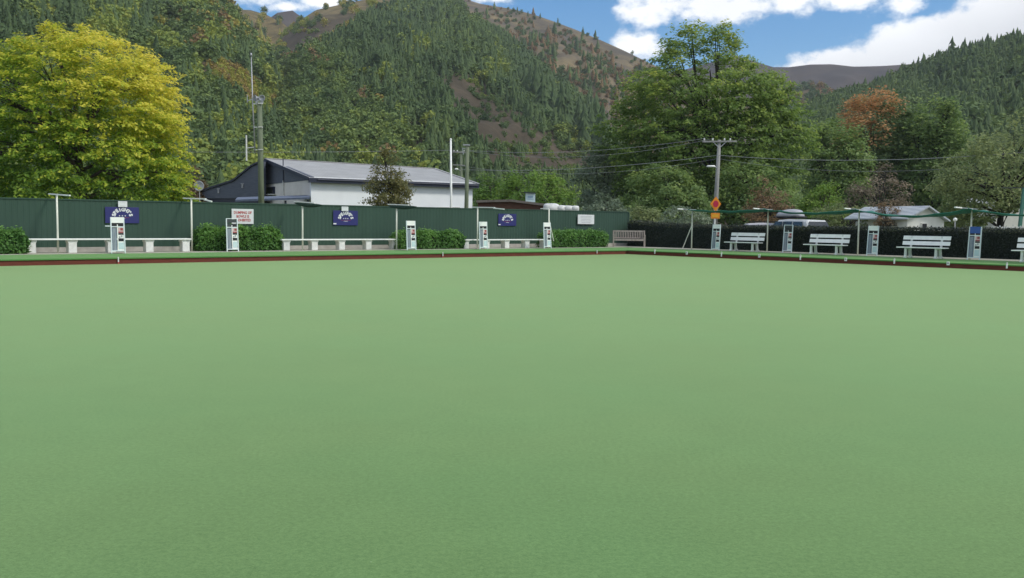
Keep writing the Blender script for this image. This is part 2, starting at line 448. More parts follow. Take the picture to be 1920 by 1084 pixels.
# ------------------------------------------------------------------ the corrugated fence
def corrugated(name, label):
    sE = s_at(1178, LP(0,4.2,1.3), U); s0, s1 = sE, 52.
    root = thing(name, label, 'fence', LP(s0, 4.2, 0), ROT_L)
    # local X runs towards the corner (-U): x from -(s1-s0) to 0
    Lx = s1-s0; pitch = .19; n = int(Lx/pitch)
    zt0, zt1 = 2.275, 2.20                  # top at the corner end / at the far left
    cm = mat('green_corrugated_steel', (.026,.060,.040), .6, col2=(.033,.073,.050), scale=1.6, spec=.35, stretch=(1,1,.06))
    vs = []; fs = []
    for i in range(n):
        for (dx, dy) in ((0,0),(.075,0),(.095,-.007),(.17,-.007)):
            x = -Lx+i*pitch+dx; zt = zt1+(zt0-zt1)*(x+Lx)/Lx
            vs += [(x, dy, .44), (x, dy, zt)]
    k = len(vs)//2
    for i in range(k-1): fs.append((2*i, 2*i+2, 2*i+3, 2*i+1))
    m = MB(); m.add(vs, fs); o = m.build('cladding', cm, root)
    m = MB(); m.prism([(-Lx,-.035,zt1-.03),(-Lx,.035,zt1-.03),(-Lx,.035,zt1+.02),(-Lx,-.035,zt1+.02)], (Lx+.01, 0, zt0-zt1)); m.build('capping', cm, root)
    m = MB(); m.box((-Lx/2, .05, .36), (Lx, .14, .20)); m.build('plinth', CONC, root)
    m = MB(); m.box((.02, .02, 1.27), (.07, .09, 2.0)); m.build('post', cm, root)
    return root
corrugated('metal_fence', 'long dark green corrugated metal fence along the left side of the bowling green')

# ------------------------------------------------------------------ signs on it
def glyph_mesh(txt, size, bold=.0, depth=.004):
    cu = bpy.data.curves.new('text', 'FONT'); cu.body = txt; cu.size = size; cu.align_x = 'CENTER'; cu.align_y = 'CENTER'; cu.offset = bold; cu.extrude = depth; cu.resolution_u = 2
    o = bpy.data.objects.new('text', cu); COL.objects.link(o)
    bpy.context.view_layer.update(); dg = bpy.context.evaluated_depsgraph_get()
    me = bpy.data.meshes.new_from_object(o.evaluated_get(dg))
    vs = [v.co.copy() for v in me.vertices]; fs = [tuple(p.vertices) for p in me.polygons]
    bpy.data.objects.remove(o); bpy.data.curves.remove(cu); bpy.data.meshes.remove(me)
    return vs, fs
def put_text(mb, txt, size, x, z, y=-.02, rot=0, bold=0., sx=1.):
    vs, fs = glyph_mesh(txt, size, bold)
    out = []
    for v in vs:
        a, b = v.x*sx, v.y
        out.append((x+a*math.cos(rot)-b*math.sin(rot), y-v.z, z+a*math.sin(rot)+b*math.cos(rot)))
    mb.add(out, fs)
def sign_root(name, label, cat, px, py, w=4.2, group=None):
    P = hit(px, py, N, w-.05); return thing(name, label, cat, P, ROT_L, group)
NAVY = flat('navy_sign_paint', (.022,.024,.13), .45)
INK_R = flat('red_sign_ink', (.45,.05,.05), .5)
INK_G = flat('grey_sign_ink', (.35,.36,.37), .5)
SIGNW = flat('sign_white', (.66,.68,.67), .45)
def px2m(px, py, w=4.2):                    # metres along the fence per picture pixel
    a = sw_L(hit(px-5, py, N, w))[0]; b = sw_L(hit(px+5, py, N, w))[0]; return abs(a-b)/10
def z_m(px, py, w=4.2): return abs(hit(px, py-5, N, w)[2]-hit(px, py+5, N, w)[2])/10
def brand_sign(px0, px1, py0, py1, label, tag_=True):
    px, py = (px0+px1)/2, (py0+py1)/2
    r = sign_root('sponsor_sign', label, 'sign', px, py, group='blue sponsor signs on the green fence')
    w = (px1-px0)*px2m(px, py); h = (py1-py0)*z_m(px, py)
    m = MB(); m.box((0,0,0), (w,.02,h)); soft(m.build('panel', NAVY, r), .004)
    m = MB(); R = w*.25; txt = "SPEIGHT'S"; zc = -h*.07
    for i, ch in enumerate(txt):
        if ch == "'": a = math.radians(90-(i-4.25)*21)
        else: a = math.radians(90-((i if i < 7 else i-.45)-3.8)*21)
        put_text(m, ch, h*.29, R*1.0*math.cos(a), zc+R*.80*math.sin(a), -.016, a-math.pi/2, .011)
    m.build('lettering', SIGNW, r)
    for k in (-1, 0, 1):
        pts = []
        for q in range(10):
            rr = h*(.055 if q % 2 == 0 else .024); a = math.pi/2+q*math.pi/5
            pts.append((k*w*.085+rr*math.cos(a), -.013, zc+h*.03+rr*math.sin(a)))
        m = MB().prism(pts, (0,-.005,0)); m.build('star', SIGNW, r)
    m = MB(); m.box((0,-.013,zc-h*.085), (w*.40,.006,h*.012)); m.build('red_rule', INK_R, r)
    m = MB()
    for k in range(5): m.bar((-w*.08+k*w*.032,-.013,zc-h*.17+(k % 2)*h*.03), (-w*.05+k*w*.032,-.013,zc-h*.17+((k+1) % 2)*h*.035), .006, h*.022)
    m.build('script_flourish', SIGNW, r)
    if tag_:
        m = MB(); m.box((-w*.44,-.013,-h*.40), (w*.12,.006,h*.08)); m.build('maker_label', SIGNW, r)
    return r
brand_sign(197.5, 261, 388.5, 418.5, 'navy sign with white arched lettering partly hidden by the leftmost scoreboard', False)
brand_sign(625, 671, 395, 422.5, 'navy sign with white arched lettering above the middle long bench')
brand_sign(934.5, 968, 401, 423.5, 'small navy sign with white arched lettering nearest the corner of the fence')
def plate(px0, px1, py0, py1, label, nlines, w=4.14, lines=True, cat='sign'):
    px, py = (px0+px1)/2, (py0+py1)/2
    r = sign_root('notice_plate', label, cat, px, py, w)
    ww = (px1-px0)*px2m(px, py); h = (py1-py0)*z_m(px, py)
    m = MB(); m.box((0,0,0), (ww,.02,h)); soft(m.build('panel', SIGNW, r), .004)
    m = MB()
    for k in range(nlines):
        z = h*(.32-.64*k/max(1, nlines-1)); L = ww*(.55+.25*rnd.random())
        MB().box((0,-.0125,z), (L,.005,h*.035)).build('printed_line', INK_G, r)
plate(221.5, 238.5, 377.5, 388.3, 'small white number plate above the leftmost navy sign', 2)
plate(640.5, 653, 387.5, 396, 'small white number plate above the middle navy sign', 2)
plate(1083.5, 1114, 402.7, 420.3, 'blank-looking white notice at the corner end of the green fence', 5)
r = sign_root('warning_sign', 'white notice with red capitals saying dumping of bowls is prohibited', 'sign', 455, 406)
w_ = 41*px2m(455, 406); h_ = 28*z_m(455, 406)
m = MB(); m.box((0,0,0), (w_,.02,h_)); soft(m.build('panel', SIGNW, r), .004)
m = MB()
for t_, z in (('DUMPING OF', .25), ('BOWLS IS', 0), ('PROHIBITED', -.25)): put_text(m, t_, h_*.245, 0, h_*z, -.014, 0, .003, .84)
m.build('lettering', INK_R, r)

# ------------------------------------------------------------------ scoreboards
TRACK = mat('grey_blue_track', (.16,.20,.25), .55, col2=(.23,.28,.33), scale=6)
TRACKL = flat('pale_track_rail', (.36,.40,.43), .5)
CARD = flat('pale_cyan_card', (.52,.66,.66), .5)
PINK = flat('pale_red_card', (.62,.42,.40), .55)
REDC = flat('red_card', (.30,.06,.06), .55)
BLUEH = flat('blue_header', (.03,.10,.34), .45)
DARKH = flat('dark_header', (.045,.055,.055), .6)
BSTEEL = flat('pale_blue_white_paint', (.72,.79,.79), .5)
def make_board(label, header='white'):
    W_, H = .455, 1.30; L = .08                # leans back by L at the top
    r = thing('scoreboard', label, 'scoreboard', (0,0,0), 0, 'scoreboards standing round the green')
    Y = lambda z, f=0: L*z/H-f
    for s in (-1, 1):
        m = MB(); m.bar((s*W_/2*1.02, Y(0), 0), (s*W_/2*.97, Y(H), H), .035, .045); soft(m.build('leg', BSTEEL, r), .004)
    for z in (.09, H*.735) : MB().bar((-W_/2, Y(z), z), (W_/2, Y(z), z), .03, .035).build('cross_rail', BSTEEL, r)
    def pl(name, x0, x1, z0, z1, mt, f=.0, th=.02, parent=None):
        m = MB(); zc = (z0+z1)/2
        m.prism([(x0, Y(z0, f), z0), (x1, Y(z0, f), z0), (x1, Y(z1, f), z1), (x0, Y(z1, f), z1)], (0, th, 0)); return m.build(name, mt, parent or r)
    x0, x1 = -W_/2+.02, W_/2-.02
    if header == 'white': pl('header_board', x0, x1, H*.84, H*1.0, WHITE, .02, .03)
    elif header == 'blue': pl('header_board', x0, x1, H*.80, H*1.0, BLUEH, .02, .03)
    elif header == 'dark':
        pl('header_board', x0, x1, H*.88, H*.985, DARKH, .0, .02)
        m = MB(); m.bar((-W_/2, Y(H), H), (W_/2, Y(H), H), .03, .025); m.build('top_rail', BSTEEL, r)
    xm = -.015
    tr = pl('track_panel', x0, xm-.02, .11, H*.70, TRACK, -.005, .02)
    for q in (.35, .62): pl('rail', x0+(xm-.02-x0)*q-.010, x0+(xm-.02-x0)*q+.010, .12, H*.69, TRACKL, .012, .012, tr)
    pl('back_board', x0, x1, H*.70, H*.84, BLACK if header != 'dark' else DARKH, -.01, .015)
    cp = pl('card_panel', xm, x1, .11, H*.80, WHITE, .0, .02)
    a, b = xm+.035, x1-.012
    for (z0, z1, mt, nm) in ((.745,.825,BLACK,'score_card'), (.60,.71,PINK,'score_card'), (.565,.60,REDC,'score_card'), (.515,.56,BLACK,'score_card'),
                             (.335,.415,BLACK,'score_card'), (.12,.30,CARD,'score_card')):
        pl(nm, a, b, H*z0, H*z1, mt, .008, .008, cp)
    pl('counter', a+.075, b-.012, H*.635, H*.70, REDC, .016, .008, cp)
    pl('counter', a+.015, a+.06, H*.43, H*.47, INK_G, .014, .008, cp); pl('counter', a+.085, a+.135, H*.45, H*.50, INK_G, .014, .008, cp)
    return r
GB = 'scoreboards standing round the green'
b_w = make_board('white-topped scoreboard with a side arm before the leftmost navy sign'); P = at_z(222.2, 475.2, ZP); b_w.location = P; b_w.rotation_euler = (0,0,ROT_L)
m = MB(); m.bar((-.22,.06,.98),(-.42,.06,.98),.03,.03); m.build('side_arm', BSTEEL, b_w)
b_d = make_board('scoreboard with a dark open top covering the corner of the red-lettered notice', 'dark'); b_d.location = at_z(436.5, 471.6, ZP); b_d.rotation_euler = (0,0,ROT_L)
proto_w = make_board('white-topped scoreboard at the left end of the third box hedge'); proto_w.location = at_z(771.6, 469.2, ZP); proto_w.rotation_euler = (0,0,ROT_L)
dup(proto_w, at_z(907, 467.3, ZP), ROT_L, 'white-topped scoreboard just left of the smallest navy sign')
dup(proto_w, at_z(1026.7, 465.9, ZP), ROT_L, 'white-topped scoreboard between the last long bench and the box hedge by the corner')
dup(proto_w, at_z(1341, 469.8, ZP), ROT_R, 'white-topped scoreboard below the orange diamond sign')
dup(proto_w, at_z(1634.5, 480, ZP), ROT_R, 'white-topped scoreboard before the low white cottage on the right')
b_n = dup(b_d, at_z(1475.5, 473.7, ZP), ROT_R, 'scoreboard with an open dark top between two slatted white benches below the parked car')
make_board('scoreboard with a bright blue header board at the right', 'blue'); bb = [o for o in bpy.data.objects if o.get('label', '').startswith('scoreboard with a bright blue')][0]
bb.location = at_z(1825, 487.3, ZP); bb.rotation_euler = (0,0,ROT_R)

# ------------------------------------------------------------------ long benches on block legs (left side)
def long_bench(label, pa, pb, legs, ztop, w=3.05):
    base = LP(0, w, ZP); f = lambda px: s_at(px, LP(0, w, ztop-.2), U)
    sa, sb = f(pa), f(pb); s0 = (sa+sb)/2
    r = thing('long_bench', label, 'bench', LP(s0, w, ZP), ROT_L, 'long white benches along the green fence')
    zt = ztop-ZP; Lx = abs(sa-sb)
    m = MB()
    for k, yy in enumerate((-.125, .125)): m.box((0, yy, zt-.025), (Lx, .235, .05))
    soft(m.build('seat', WHITE, r), .006)
    for px in legs:
        x = s0-f(px); m = MB(); ww = .14
        # flared block leg
        m.prism([(x-ww,-.17,0),(x+ww,-.17,0),(x+ww,-.17,zt-.16),(x+ww*1.25,-.17,zt-.10),(x+ww*1.25,-.17,zt-.052),(x-ww*1.25,-.17,zt-.052),(x-ww*1.25,-.17,zt-.10),(x-ww,-.17,zt-.16)], (0,.34,0))
        soft(m.build('leg', WHITE_OLD, r), .012)
    return r
long_bench('long white bench on five block legs behind the leftmost scoreboard', 47.5, 355, (57, 134, 207, 278, 346), .805)
long_bench('long white bench on five block legs below the middle navy sign', 524, 749, (534.5, 587, 638, 688, 737.5), .765)
long_bench('long white bench on block legs below the smallest navy sign', 867, 1021, (871, 910, 947, 985, 1019), .735, 2.75)

# ------------------------------------------------------------------ shade frames
FR = 'white shade frame posts round the green'
def shade_frame(label, foot, top, tipL, tipR, side, cloth=None, extra=None, brace=None, pole_r=.032):
    nn, al = (N, U) if side == 'L' else (M, V)
    F = at_z(foot[0], foot[1], ZP)
    w = float((F-CR)@nn); Tp = hit(top[0], top[1], nn, w); Tp = np.array([F[0], F[1], Tp[2]])
    rot = ROT_L if side == 'L' else ROT_R
    r = thing('shade_stand', label, 'shade stand', F, rot, FR)
    zt = Tp[2]-ZP
    m = MB(); m.tube([(0,0,0),(0,0,zt)], [pole_r*1.1, pole_r], 10); m.build('post', CREAMP, r, True)
    # arm lies square to the edge: local y
    ta = s_at(tipL[0], Tp, nn); tb = s_at(tipR[0], Tp, nn)
    za = at_line(Tp, nn, ta, tipL[1]); zb = at_line(Tp, nn, tb, tipR[1])
    thin = side == 'R'
    m = MB(); m.bar((0, ta, za-ZP), (0, tb, zb-ZP), .055, .026 if thin else .045); soft(m.build('arm', STEEL if thin else WHITE, r), .006)
    if thin: m = MB(); m.bar((0, ta-.02, za-ZP), (0, ta+.28*(tb-ta), za+(zb-za)*.28-ZP), .07, .05); soft(m.build('arm_tip', WHITE, r), .01)
    if cloth:
        t0 = s_at(cloth[0], Tp, nn); t1 = s_at(cloth[1], Tp, nn); m = MB(); n = 9; pts = []; rad = []
        for i in range(n):
            k = i/(n-1); pts.append((0, t0+(t1-t0)*k, za+(zb-za)*((t0+(t1-t0)*k-ta)/(tb-ta))-ZP-.06-.05*math.sin(math.pi*k))); rad.append(.02+.07*max(0,math.sin(math.pi*k))**.7)
        m.tube(pts, rad, 8); m.build('cloth_bundle', DARKGREENC, r, True)
    if extra:
        e0, e1 = extra; t0 = s_at(e0[0], Tp, nn); t1 = s_at(e1[0], Tp, nn)
        m = MB(); m.bar((-.02, t0, at_line(Tp, nn, t0, e0[1])-ZP), (-.02, t1, at_line(Tp, nn, t1, e1[1])-ZP), .04, .05); m.build('arm_extension', WHITE, r)
    if brace:
        B = at_z(brace[0][0], brace[0][1], ZP) if side == 'R' else None
        if side == 'R':
            s_b = s_at(brace[0][0], F, V); m = MB(); m.tube([(s_b,0,0), (0,0,zt*brace[1])], .022, 8); m.build('brace', CREAMP, r)
        else:
            s_b = -s_at(brace[0][0], F+np.array([0,0,.35]), U); m = MB(); m.tube([(s_b,0,.35), (0,0,zt*brace[1])], .02, 8); m.build('brace', CREAMP, r)
    return r, F, Tp, ta, tb
def at_line(P0, d, t, py):                 # height at P0+d*t whose picture row is py
    p = P0+d*t; lo, hi = -1., 12.
    for _ in range(40):
        mid = (lo+hi)/2; q = np.array([p[0], p[1], mid])
        if proj(q)[1] > py: lo = mid
        else: hi = mid
    return (lo+hi)/2
shade_frame('shade post at the far left standing before the long bench, left of the first scoreboard', (109,474), (105,365.5), (92,363.8), (131,366.8), 'L')
shade_frame('shade post at the left edge of the box hedge that meets the red-lettered notice', (360,471), (357,373.5), (344,371.8), (386,373.3), 'L', extra=((384,374.5),(398,378)))
shade_frame('shade post with dark rolled cloth at the left of the middle long bench', (567.5,469.3), (567,380), (551.5,378), (590,381), 'L', cloth=(553,604))
shade_frame('shade post with dark rolled cloth at the right of the middle long bench', (743.5,468.3), (743.5,384.5), (727.5,383.3), (766,384.8), 'L', cloth=(729,781))
shade_frame('shade post left of the scoreboard by the smallest navy sign', (895,466.4), (894,389.5), (885,388.6), (928,389.4), 'L', extra=((926,390.5),(946,392.3)))
shade_frame('shade post with a thin leaning brace behind the last scoreboard before the corner', (1028.5,465.2), (1027,391.8), (1014,391.3), (1029,391.6), 'L', brace=((1038,0), .75))
RF = []
RF.append(shade_frame('shade post with a raking brace, nearest the corner on the right side', (1296.5,467.5), (1299,393.3), (1271,391.8), (1304,393.4), 'R', brace=((1279.5,467), .62)))
RF.append(shade_frame('shade post beside the first slatted white bench, below the orange-topped trees', (1438,471.9), (1442,392.5), (1413,391), (1448,393.2), 'R'))
RF.append(shade_frame('shade post left of the scoreboard in front of the low cottage', (1608,478.3), (1611.5,393), (1584,391), (1620,393.4), 'R'))
RF.append(shade_frame('shade post rising behind the blue-headed scoreboard', (1818,486.5), (1820.5,391.5), (1791,388.8), (1832,392.4), 'R'))
# green cloth hung along the outer half of those arms, one length from post to post, sagging between
def shade_cloth():
    nodes = []
    for (r, F, Tp, ta, tb) in RF: nodes.append((sw_R(F), ta, tb, Tp[2]))
    last = nodes[-1]; nodes.append(((last[0][0]+4.9, last[0][1]), last[1], last[2], last[3]+.02))
    for i in range(len(nodes)-1):
        (s0, w0), a0, b0, z0 = nodes[i]; (s1, w1), a1, b1, z1 = nodes[i+1]
        nu, nv = 24, 8; vs = []
        dep = [.10, .18, .30, .28][i]
        for u in range(nu+1):
            k = u/nu; sag = dep*max(0,math.sin(math.pi*k))**.8
            pinch = 1-.35*math.sin(math.pi*k)
            for v in range(nv+1):
                q = v/nv; ti = -.42+1.5*q*pinch+.05*math.sin(9*k+3*q)
                p = RP(s0+(s1-s0)*k, w0+(w1-w0)*k+ti, z0+(z1-z0)*k-.0-sag*(1-.2*q)-.05*math.sin(q*math.pi)-.07*q-.015*math.sin(23*k+5*q))
                vs.append(p)
        fs = [(u*(nv+1)+v, (u+1)*(nv+1)+v, (u+1)*(nv+1)+v+1, u*(nv+1)+v+1) for u in range(nu) for v in range(nv)]
        o = MB().add(vs, fs).build('shade_cloth', GREENC, None, True); sm = o.modifiers.new('thick', 'SOLIDIFY'); sm.thickness = .03
        tag(o, ['length of green shade cloth slung from the braced corner post to the next post', 'length of green shade cloth slung above the roof box of the parked car',
                'length of green shade cloth sagging in front of the whitewashed hut', 'length of green shade cloth running out at the right edge past the last post'][i], 'shade cloth', 'green shade cloths slung between the posts')
shade_cloth()

# ------------------------------------------------------------------ slatted white benches on the right
def slat_bench(label):
    r = thing('slatted_bench', label, 'bench', (0,0,0), ROT_R, 'slatted white benches before the dark hedge')
    L = 1.95
    m = MB()
    for y in (-.24, -.085, .07): m.box((0, y, .43), (L, .14, .04))
    soft(m.build('seat', WHITE, r), .006)
    for z0, y in ((.525, .20), (.745, .255)):
        m = MB(); m.prism([(-L/2, y, z0), (L/2, y, z0), (L/2, y+.04, z0+.155), (-L/2, y+.04, z0+.155)], (0,.03,.004)); soft(m.build('back_board', WHITE, r), .005)
    for s in (-1, 1):
        x = s*.62
        m = MB(); m.prism([(x-.045,-.30,0),(x-.045,-.14,0),(x-.045,-.14,.05),(x-.045,-.16,.41),(x-.045,-.24,.41),(x-.045,-.25,.10),(x-.045,-.30,.05)], (.09,0,0)); soft(m.build('leg', WHITE_OLD, r), .008)
        m = MB(); m.prism([(x-.045,.10,0),(x-.045,.34,0),(x-.045,.34,.05),(x-.045,.24,.12),(x-.045,.20,.41),(x-.045,.09,.41),(x-.045,.13,.10)], (.09,0,0)); soft(m.build('leg', WHITE_OLD, r), .008)
        m = MB(); m.bar((x,.215,.39), (x,.315,.90), .08, .05); soft(m.build('back_post', WHITE_OLD, r), .006)
        m = MB(); m.box((x,-.02,.385), (.07,.46,.05)); m.build('seat_bearer', WHITE_OLD, r)
    return r
b0 = slat_bench('slatted white bench nearest the corner, right of the scoreboard under the diamond sign'); b0.location = at_z(1395, 471.3, ZP)
for (px, py, lb) in ((1548.5, 477.3, 'slatted white bench between the open-topped scoreboard and the post by the cottage'), (1730, 484.3, 'slatted white bench in front of the whitewashed hut'), (1922+32, 493, 'slatted white bench cut off by the right edge')):
    dup(b0, at_z(px, py, ZP), ROT_R, lb)
# weathered timber garden bench across the corner
TEAK = mat('weathered_teak', (.27,.23,.20), .8, col2=(.40,.35,.31), scale=9, stretch=(1,1,.3))
P = at_z(1179, 463.2, ZP); r = thing('garden_bench', 'weathered timber garden bench with slatted back across the far corner of the green', 'bench', P, math.radians(-5))
L = 60/1700*P[1]
for s in (-1, 1):
    m = MB(); m.box((s*(L/2-.035),-.26,.32), (.07,.07,.64)); m.build('leg', TEAK, r)
    m = MB(); m.bar((s*(L/2-.035),.22,0), (s*(L/2-.035),.30,.92), .07, .07); m.build('leg', TEAK, r)
    m = MB(); m.box((s*(L/2-.035),-.03,.66), (.09,.58,.035)); m.build('arm_rest', TEAK, r)
m = MB()
for k in range(5): m.box((0,-.24+k*.105,.43), (L-.1,.085,.03))
m.box((0,-.27,.385), (L-.14,.03,.07)); m.box((0,.18,.385), (L-.14,.03,.07)); m.build('seat', TEAK, r)
m = MB(); m.bar((-L/2+.06,.295,.88), (L/2-.06,.295,.88), .04, .08); m.bar((-L/2+.06,.25,.50), (L/2-.06,.25,.50), .035, .05)
for k in range(17):
    x = -L/2+.13+k*(L-.26)/16; m.bar((x,.25,.50), (x,.29,.86), .045, .018)
m.build('backrest', TEAK, r)

# ------------------------------------------------------------------ rink pegs and boundary number plates on the ditch boards
def peg(px, kind, label):
    side = 'L' if px < 1175 else 'R'
    al, nn, rot = (U, N, ROT_L) if side == 'L' else (V, M, ROT_R)
    s = s_at(px, CR+np.array([0,0,WT]), al); P = CR+al*s+nn*.0
    r = thing('rink_marker', label, 'marker', (P[0], P[1], 0), rot, 'white rink markers along the ditch boards')
    m = MB()
    if kind == 'wide': m.box((0,-.055,WT-.0), (.11,.02,.14)); m.build('plate', WHITE, r); m = MB(); m.box((0,-.068,WT+.005), (.06,.005,.06)); m.build('mark', INK_G, r)
    elif kind == 'peg': m.box((0,-.05,WT-.005), (.055,.03,.19)); m.build('plate', WHITE, r); m = MB(); m.box((0,-.05,WT+.10), (.035,.03,.05)); m.build('tip', WHITE_OLD, r)
    else: m.box((0,-.05,WT-.06), (.035,.03,.23)); m.build('plate', WHITE_OLD, r); m = MB(); m.box((0,-.051,WT-.15), (.037,.034,.07)); m.build('red_band', INK_R, r)
for px, k, lb in ((221, 'thin', 'thin pale marker on the red boards below the leftmost scoreboard'), (829, 'thin', 'thin pale marker on the red boards below the third box hedge'), (1118, 'thin', 'thin pale marker on the red boards below the last box hedge, left of the corner'),
    (1229, 'peg', 'narrow white peg on the red boards just right of the corner'), (1289, 'wide', 'wide white marker plate below the braced shade post'), (1354, 'peg', 'narrow white peg below the diamond sign and its scoreboard'),
    (1425, 'wide', 'wide white marker plate below the right leg of the first slatted bench'), (1502, 'peg', 'narrow white peg right of the open-topped scoreboard'), (1587, 'wide', 'wide white marker plate below the second slatted bench'),
    (1678, 'peg', 'narrow white peg between the cottage scoreboard and the third slatted bench'), (1779, 'wide', 'wide white marker plate left of the blue-headed scoreboard'), (1889, 'peg', 'narrow white peg nearest the right edge')):
    peg(px, k, lb)

# ------------------------------------------------------------------ hedge and box hedges
def box_leaves(x0, x1, y0, y1, z0, z1, n, size, rg, faces=('front','top','sides'), rough=.06, lump=.12):
    """leaves over the skin of a box, local coords; returns P, normals"""
    Lx, Ly, Lz = x1-x0, y1-y0, z1-z0
    A = {'front': Lx*Lz, 'top': Lx*Ly*1.3, 'sides': 2*Ly*Lz}; tot = sum(A[k] for k in faces); P = []; Nn = []
    for k in faces:
        m_ = int(n*A[k]/tot); a, b = rg.random(m_), rg.random(m_)
        if k == 'front': p = np.stack([x0+a*Lx, np.full(m_, y0), z0+b*Lz], 1); q = np.tile([0,-1.,.25], (m_,1))
        elif k == 'top': p = np.stack([x0+a*Lx, y0+b*Ly, np.full(m_, z1)], 1); q = np.tile([0,-.15,1.], (m_,1))
        else:
            sgn = np.where(rg.random(m_) < .5, 0, 1); p = np.stack([np.where(sgn, x1, x0), y0+a*Ly, z0+b*Lz], 1); q = np.stack([np.where(sgn, 1., -1.), np.zeros(m_), np.full(m_, .25)], 1)
        h = (fbm(p[:,0]*2.1+7, p[:,1]*2.1, p[:,2]*2.1, 3, 3)-.5)*2*lump+rg.normal(size=m_)*rough
        P.append(p+q*h[:,None]); Nn.append(q)
    return np.concatenate(P), np.concatenate(Nn)
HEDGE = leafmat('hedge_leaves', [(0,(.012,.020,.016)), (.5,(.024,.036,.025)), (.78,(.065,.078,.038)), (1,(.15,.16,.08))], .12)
CORE = mat('leaf_shade_core', (.010,.016,.010), .95, col2=(.018,.028,.016), scale=8)  # near-black colour stands in for the shade inside the foliage
def hedge():
    w0, w1 = 4.15, 5.35
    sA = s_at(1176, RP(0, w0, 1), V); sB = 46.
    r = thing('hedge', 'long clipped dark hedge running behind the white benches on the right side', 'hedge', RP(sA, w0, ZP-.02), ROT_R)
    Lx = sB-sA; H = 1.545-ZP
    z_at = lambda x: H-.07*np.clip(x/9, 0, 1)+.17*np.exp(-(x/2.2)**2)
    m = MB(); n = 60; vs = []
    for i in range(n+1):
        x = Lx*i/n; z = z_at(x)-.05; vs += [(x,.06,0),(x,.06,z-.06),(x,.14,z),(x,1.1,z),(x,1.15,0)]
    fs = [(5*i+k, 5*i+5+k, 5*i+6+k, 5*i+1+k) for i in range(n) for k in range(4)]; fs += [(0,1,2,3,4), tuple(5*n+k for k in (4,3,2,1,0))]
    m.add(vs, fs); m.build('shade_core', CORE, r)  # solid filler behind the leaves, coloured dark as their inner shade
    rg = np.random.default_rng(3); vis = 24.
    P, Q = box_leaves(0, vis, 0, 1.2, 0, 1., 36000, .07, rg, ('front','top'), .02, .04)
    far, fq = box_leaves(vis, Lx, 0, 1.2, 0, 1., 9000, .1, rg, ('front','top'), .02, .04)
    P = np.concatenate([P, far]); Q = np.concatenate([Q, fq]); top = Q[:,2] > .9
    P[:,2] *= z_at(P[:,0]); P[top,2] += rg.random(top.sum())**3*.10
    tip = (P[:,2]/z_at(P[:,0]) > .90)
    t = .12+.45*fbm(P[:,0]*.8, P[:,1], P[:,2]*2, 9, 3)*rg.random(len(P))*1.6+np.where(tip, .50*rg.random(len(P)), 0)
    v, f = leaf_quads(P, Q+rg.normal(size=Q.shape)*.45, .055+.05*rg.random(len(P)), rg, .6)
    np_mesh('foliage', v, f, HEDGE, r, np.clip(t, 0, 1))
hedge()
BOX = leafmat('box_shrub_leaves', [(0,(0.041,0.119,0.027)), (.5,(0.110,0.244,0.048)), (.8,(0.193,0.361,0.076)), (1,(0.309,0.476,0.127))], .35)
def shrub(label, pl, pr, ptop, w=3.1, depth=.9, lump=.16, tip=.1, seed=1, n=5200):
    sL, sR = s_at(pl, LP(0, w-.45, .8), U), s_at(pr, LP(0, w-.45, .8), U)
    P0 = LP((sL+sR)/2, w, ZP); zt = hit((pl+pr)/2, ptop, N, w-.2)[2]-ZP
    zt = zt-.2; r = thing('box_hedge', label, 'shrub', P0, ROT_L, 'box hedges along the green fence'); Lx = abs(sL-sR); rg = np.random.default_rng(seed)
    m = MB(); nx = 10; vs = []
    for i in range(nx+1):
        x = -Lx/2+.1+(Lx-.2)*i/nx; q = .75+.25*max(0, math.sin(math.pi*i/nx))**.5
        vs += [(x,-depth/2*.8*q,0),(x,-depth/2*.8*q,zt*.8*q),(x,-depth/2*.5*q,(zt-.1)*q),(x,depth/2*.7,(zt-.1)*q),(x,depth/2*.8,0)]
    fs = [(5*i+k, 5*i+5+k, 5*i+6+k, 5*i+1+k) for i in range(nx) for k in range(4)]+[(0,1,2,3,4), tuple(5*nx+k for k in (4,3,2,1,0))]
    m.add(vs, fs); m.build('shade_core', CORE, r)  # solid dark filler, shade between the leaves put into its colour
    P, Q = box_leaves(-Lx/2, Lx/2, -depth/2, depth/2, .0, zt, n, .08, rg, rough=.06, lump=lump)
    # round the corners and let shoots stand up
    e = np.abs(P[:,0])/(Lx/2); P[:,2] *= 1-.16*np.clip(e-.8, 0, 1)/.2*.8
    up = Q[:,2] > .5; P[up,2] += rg.random(up.sum())**4*tip*1.6
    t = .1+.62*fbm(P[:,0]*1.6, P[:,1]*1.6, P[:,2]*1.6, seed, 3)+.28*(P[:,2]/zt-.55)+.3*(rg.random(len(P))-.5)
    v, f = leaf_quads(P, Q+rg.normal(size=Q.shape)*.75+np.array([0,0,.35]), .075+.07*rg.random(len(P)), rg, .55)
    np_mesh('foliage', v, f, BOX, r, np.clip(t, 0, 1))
shrub('box hedge cut off by the left edge', -60, 46, 426, 2.9, seed=21, lump=.2, n=7000)
shrub('tall shaggy box hedge under the red-lettered notice', 376, 528, 424.5, 3.45, .8, .18, .12, 22, 9000)
shrub('neat box hedge between the middle and last long benches', 750, 870, 431, 3.0, seed=23, n=6500)
shrub('neat box hedge under the white notice near the corner', 1029, 1140, 430.5, 2.9, seed=24, n=6500, lump=.10)

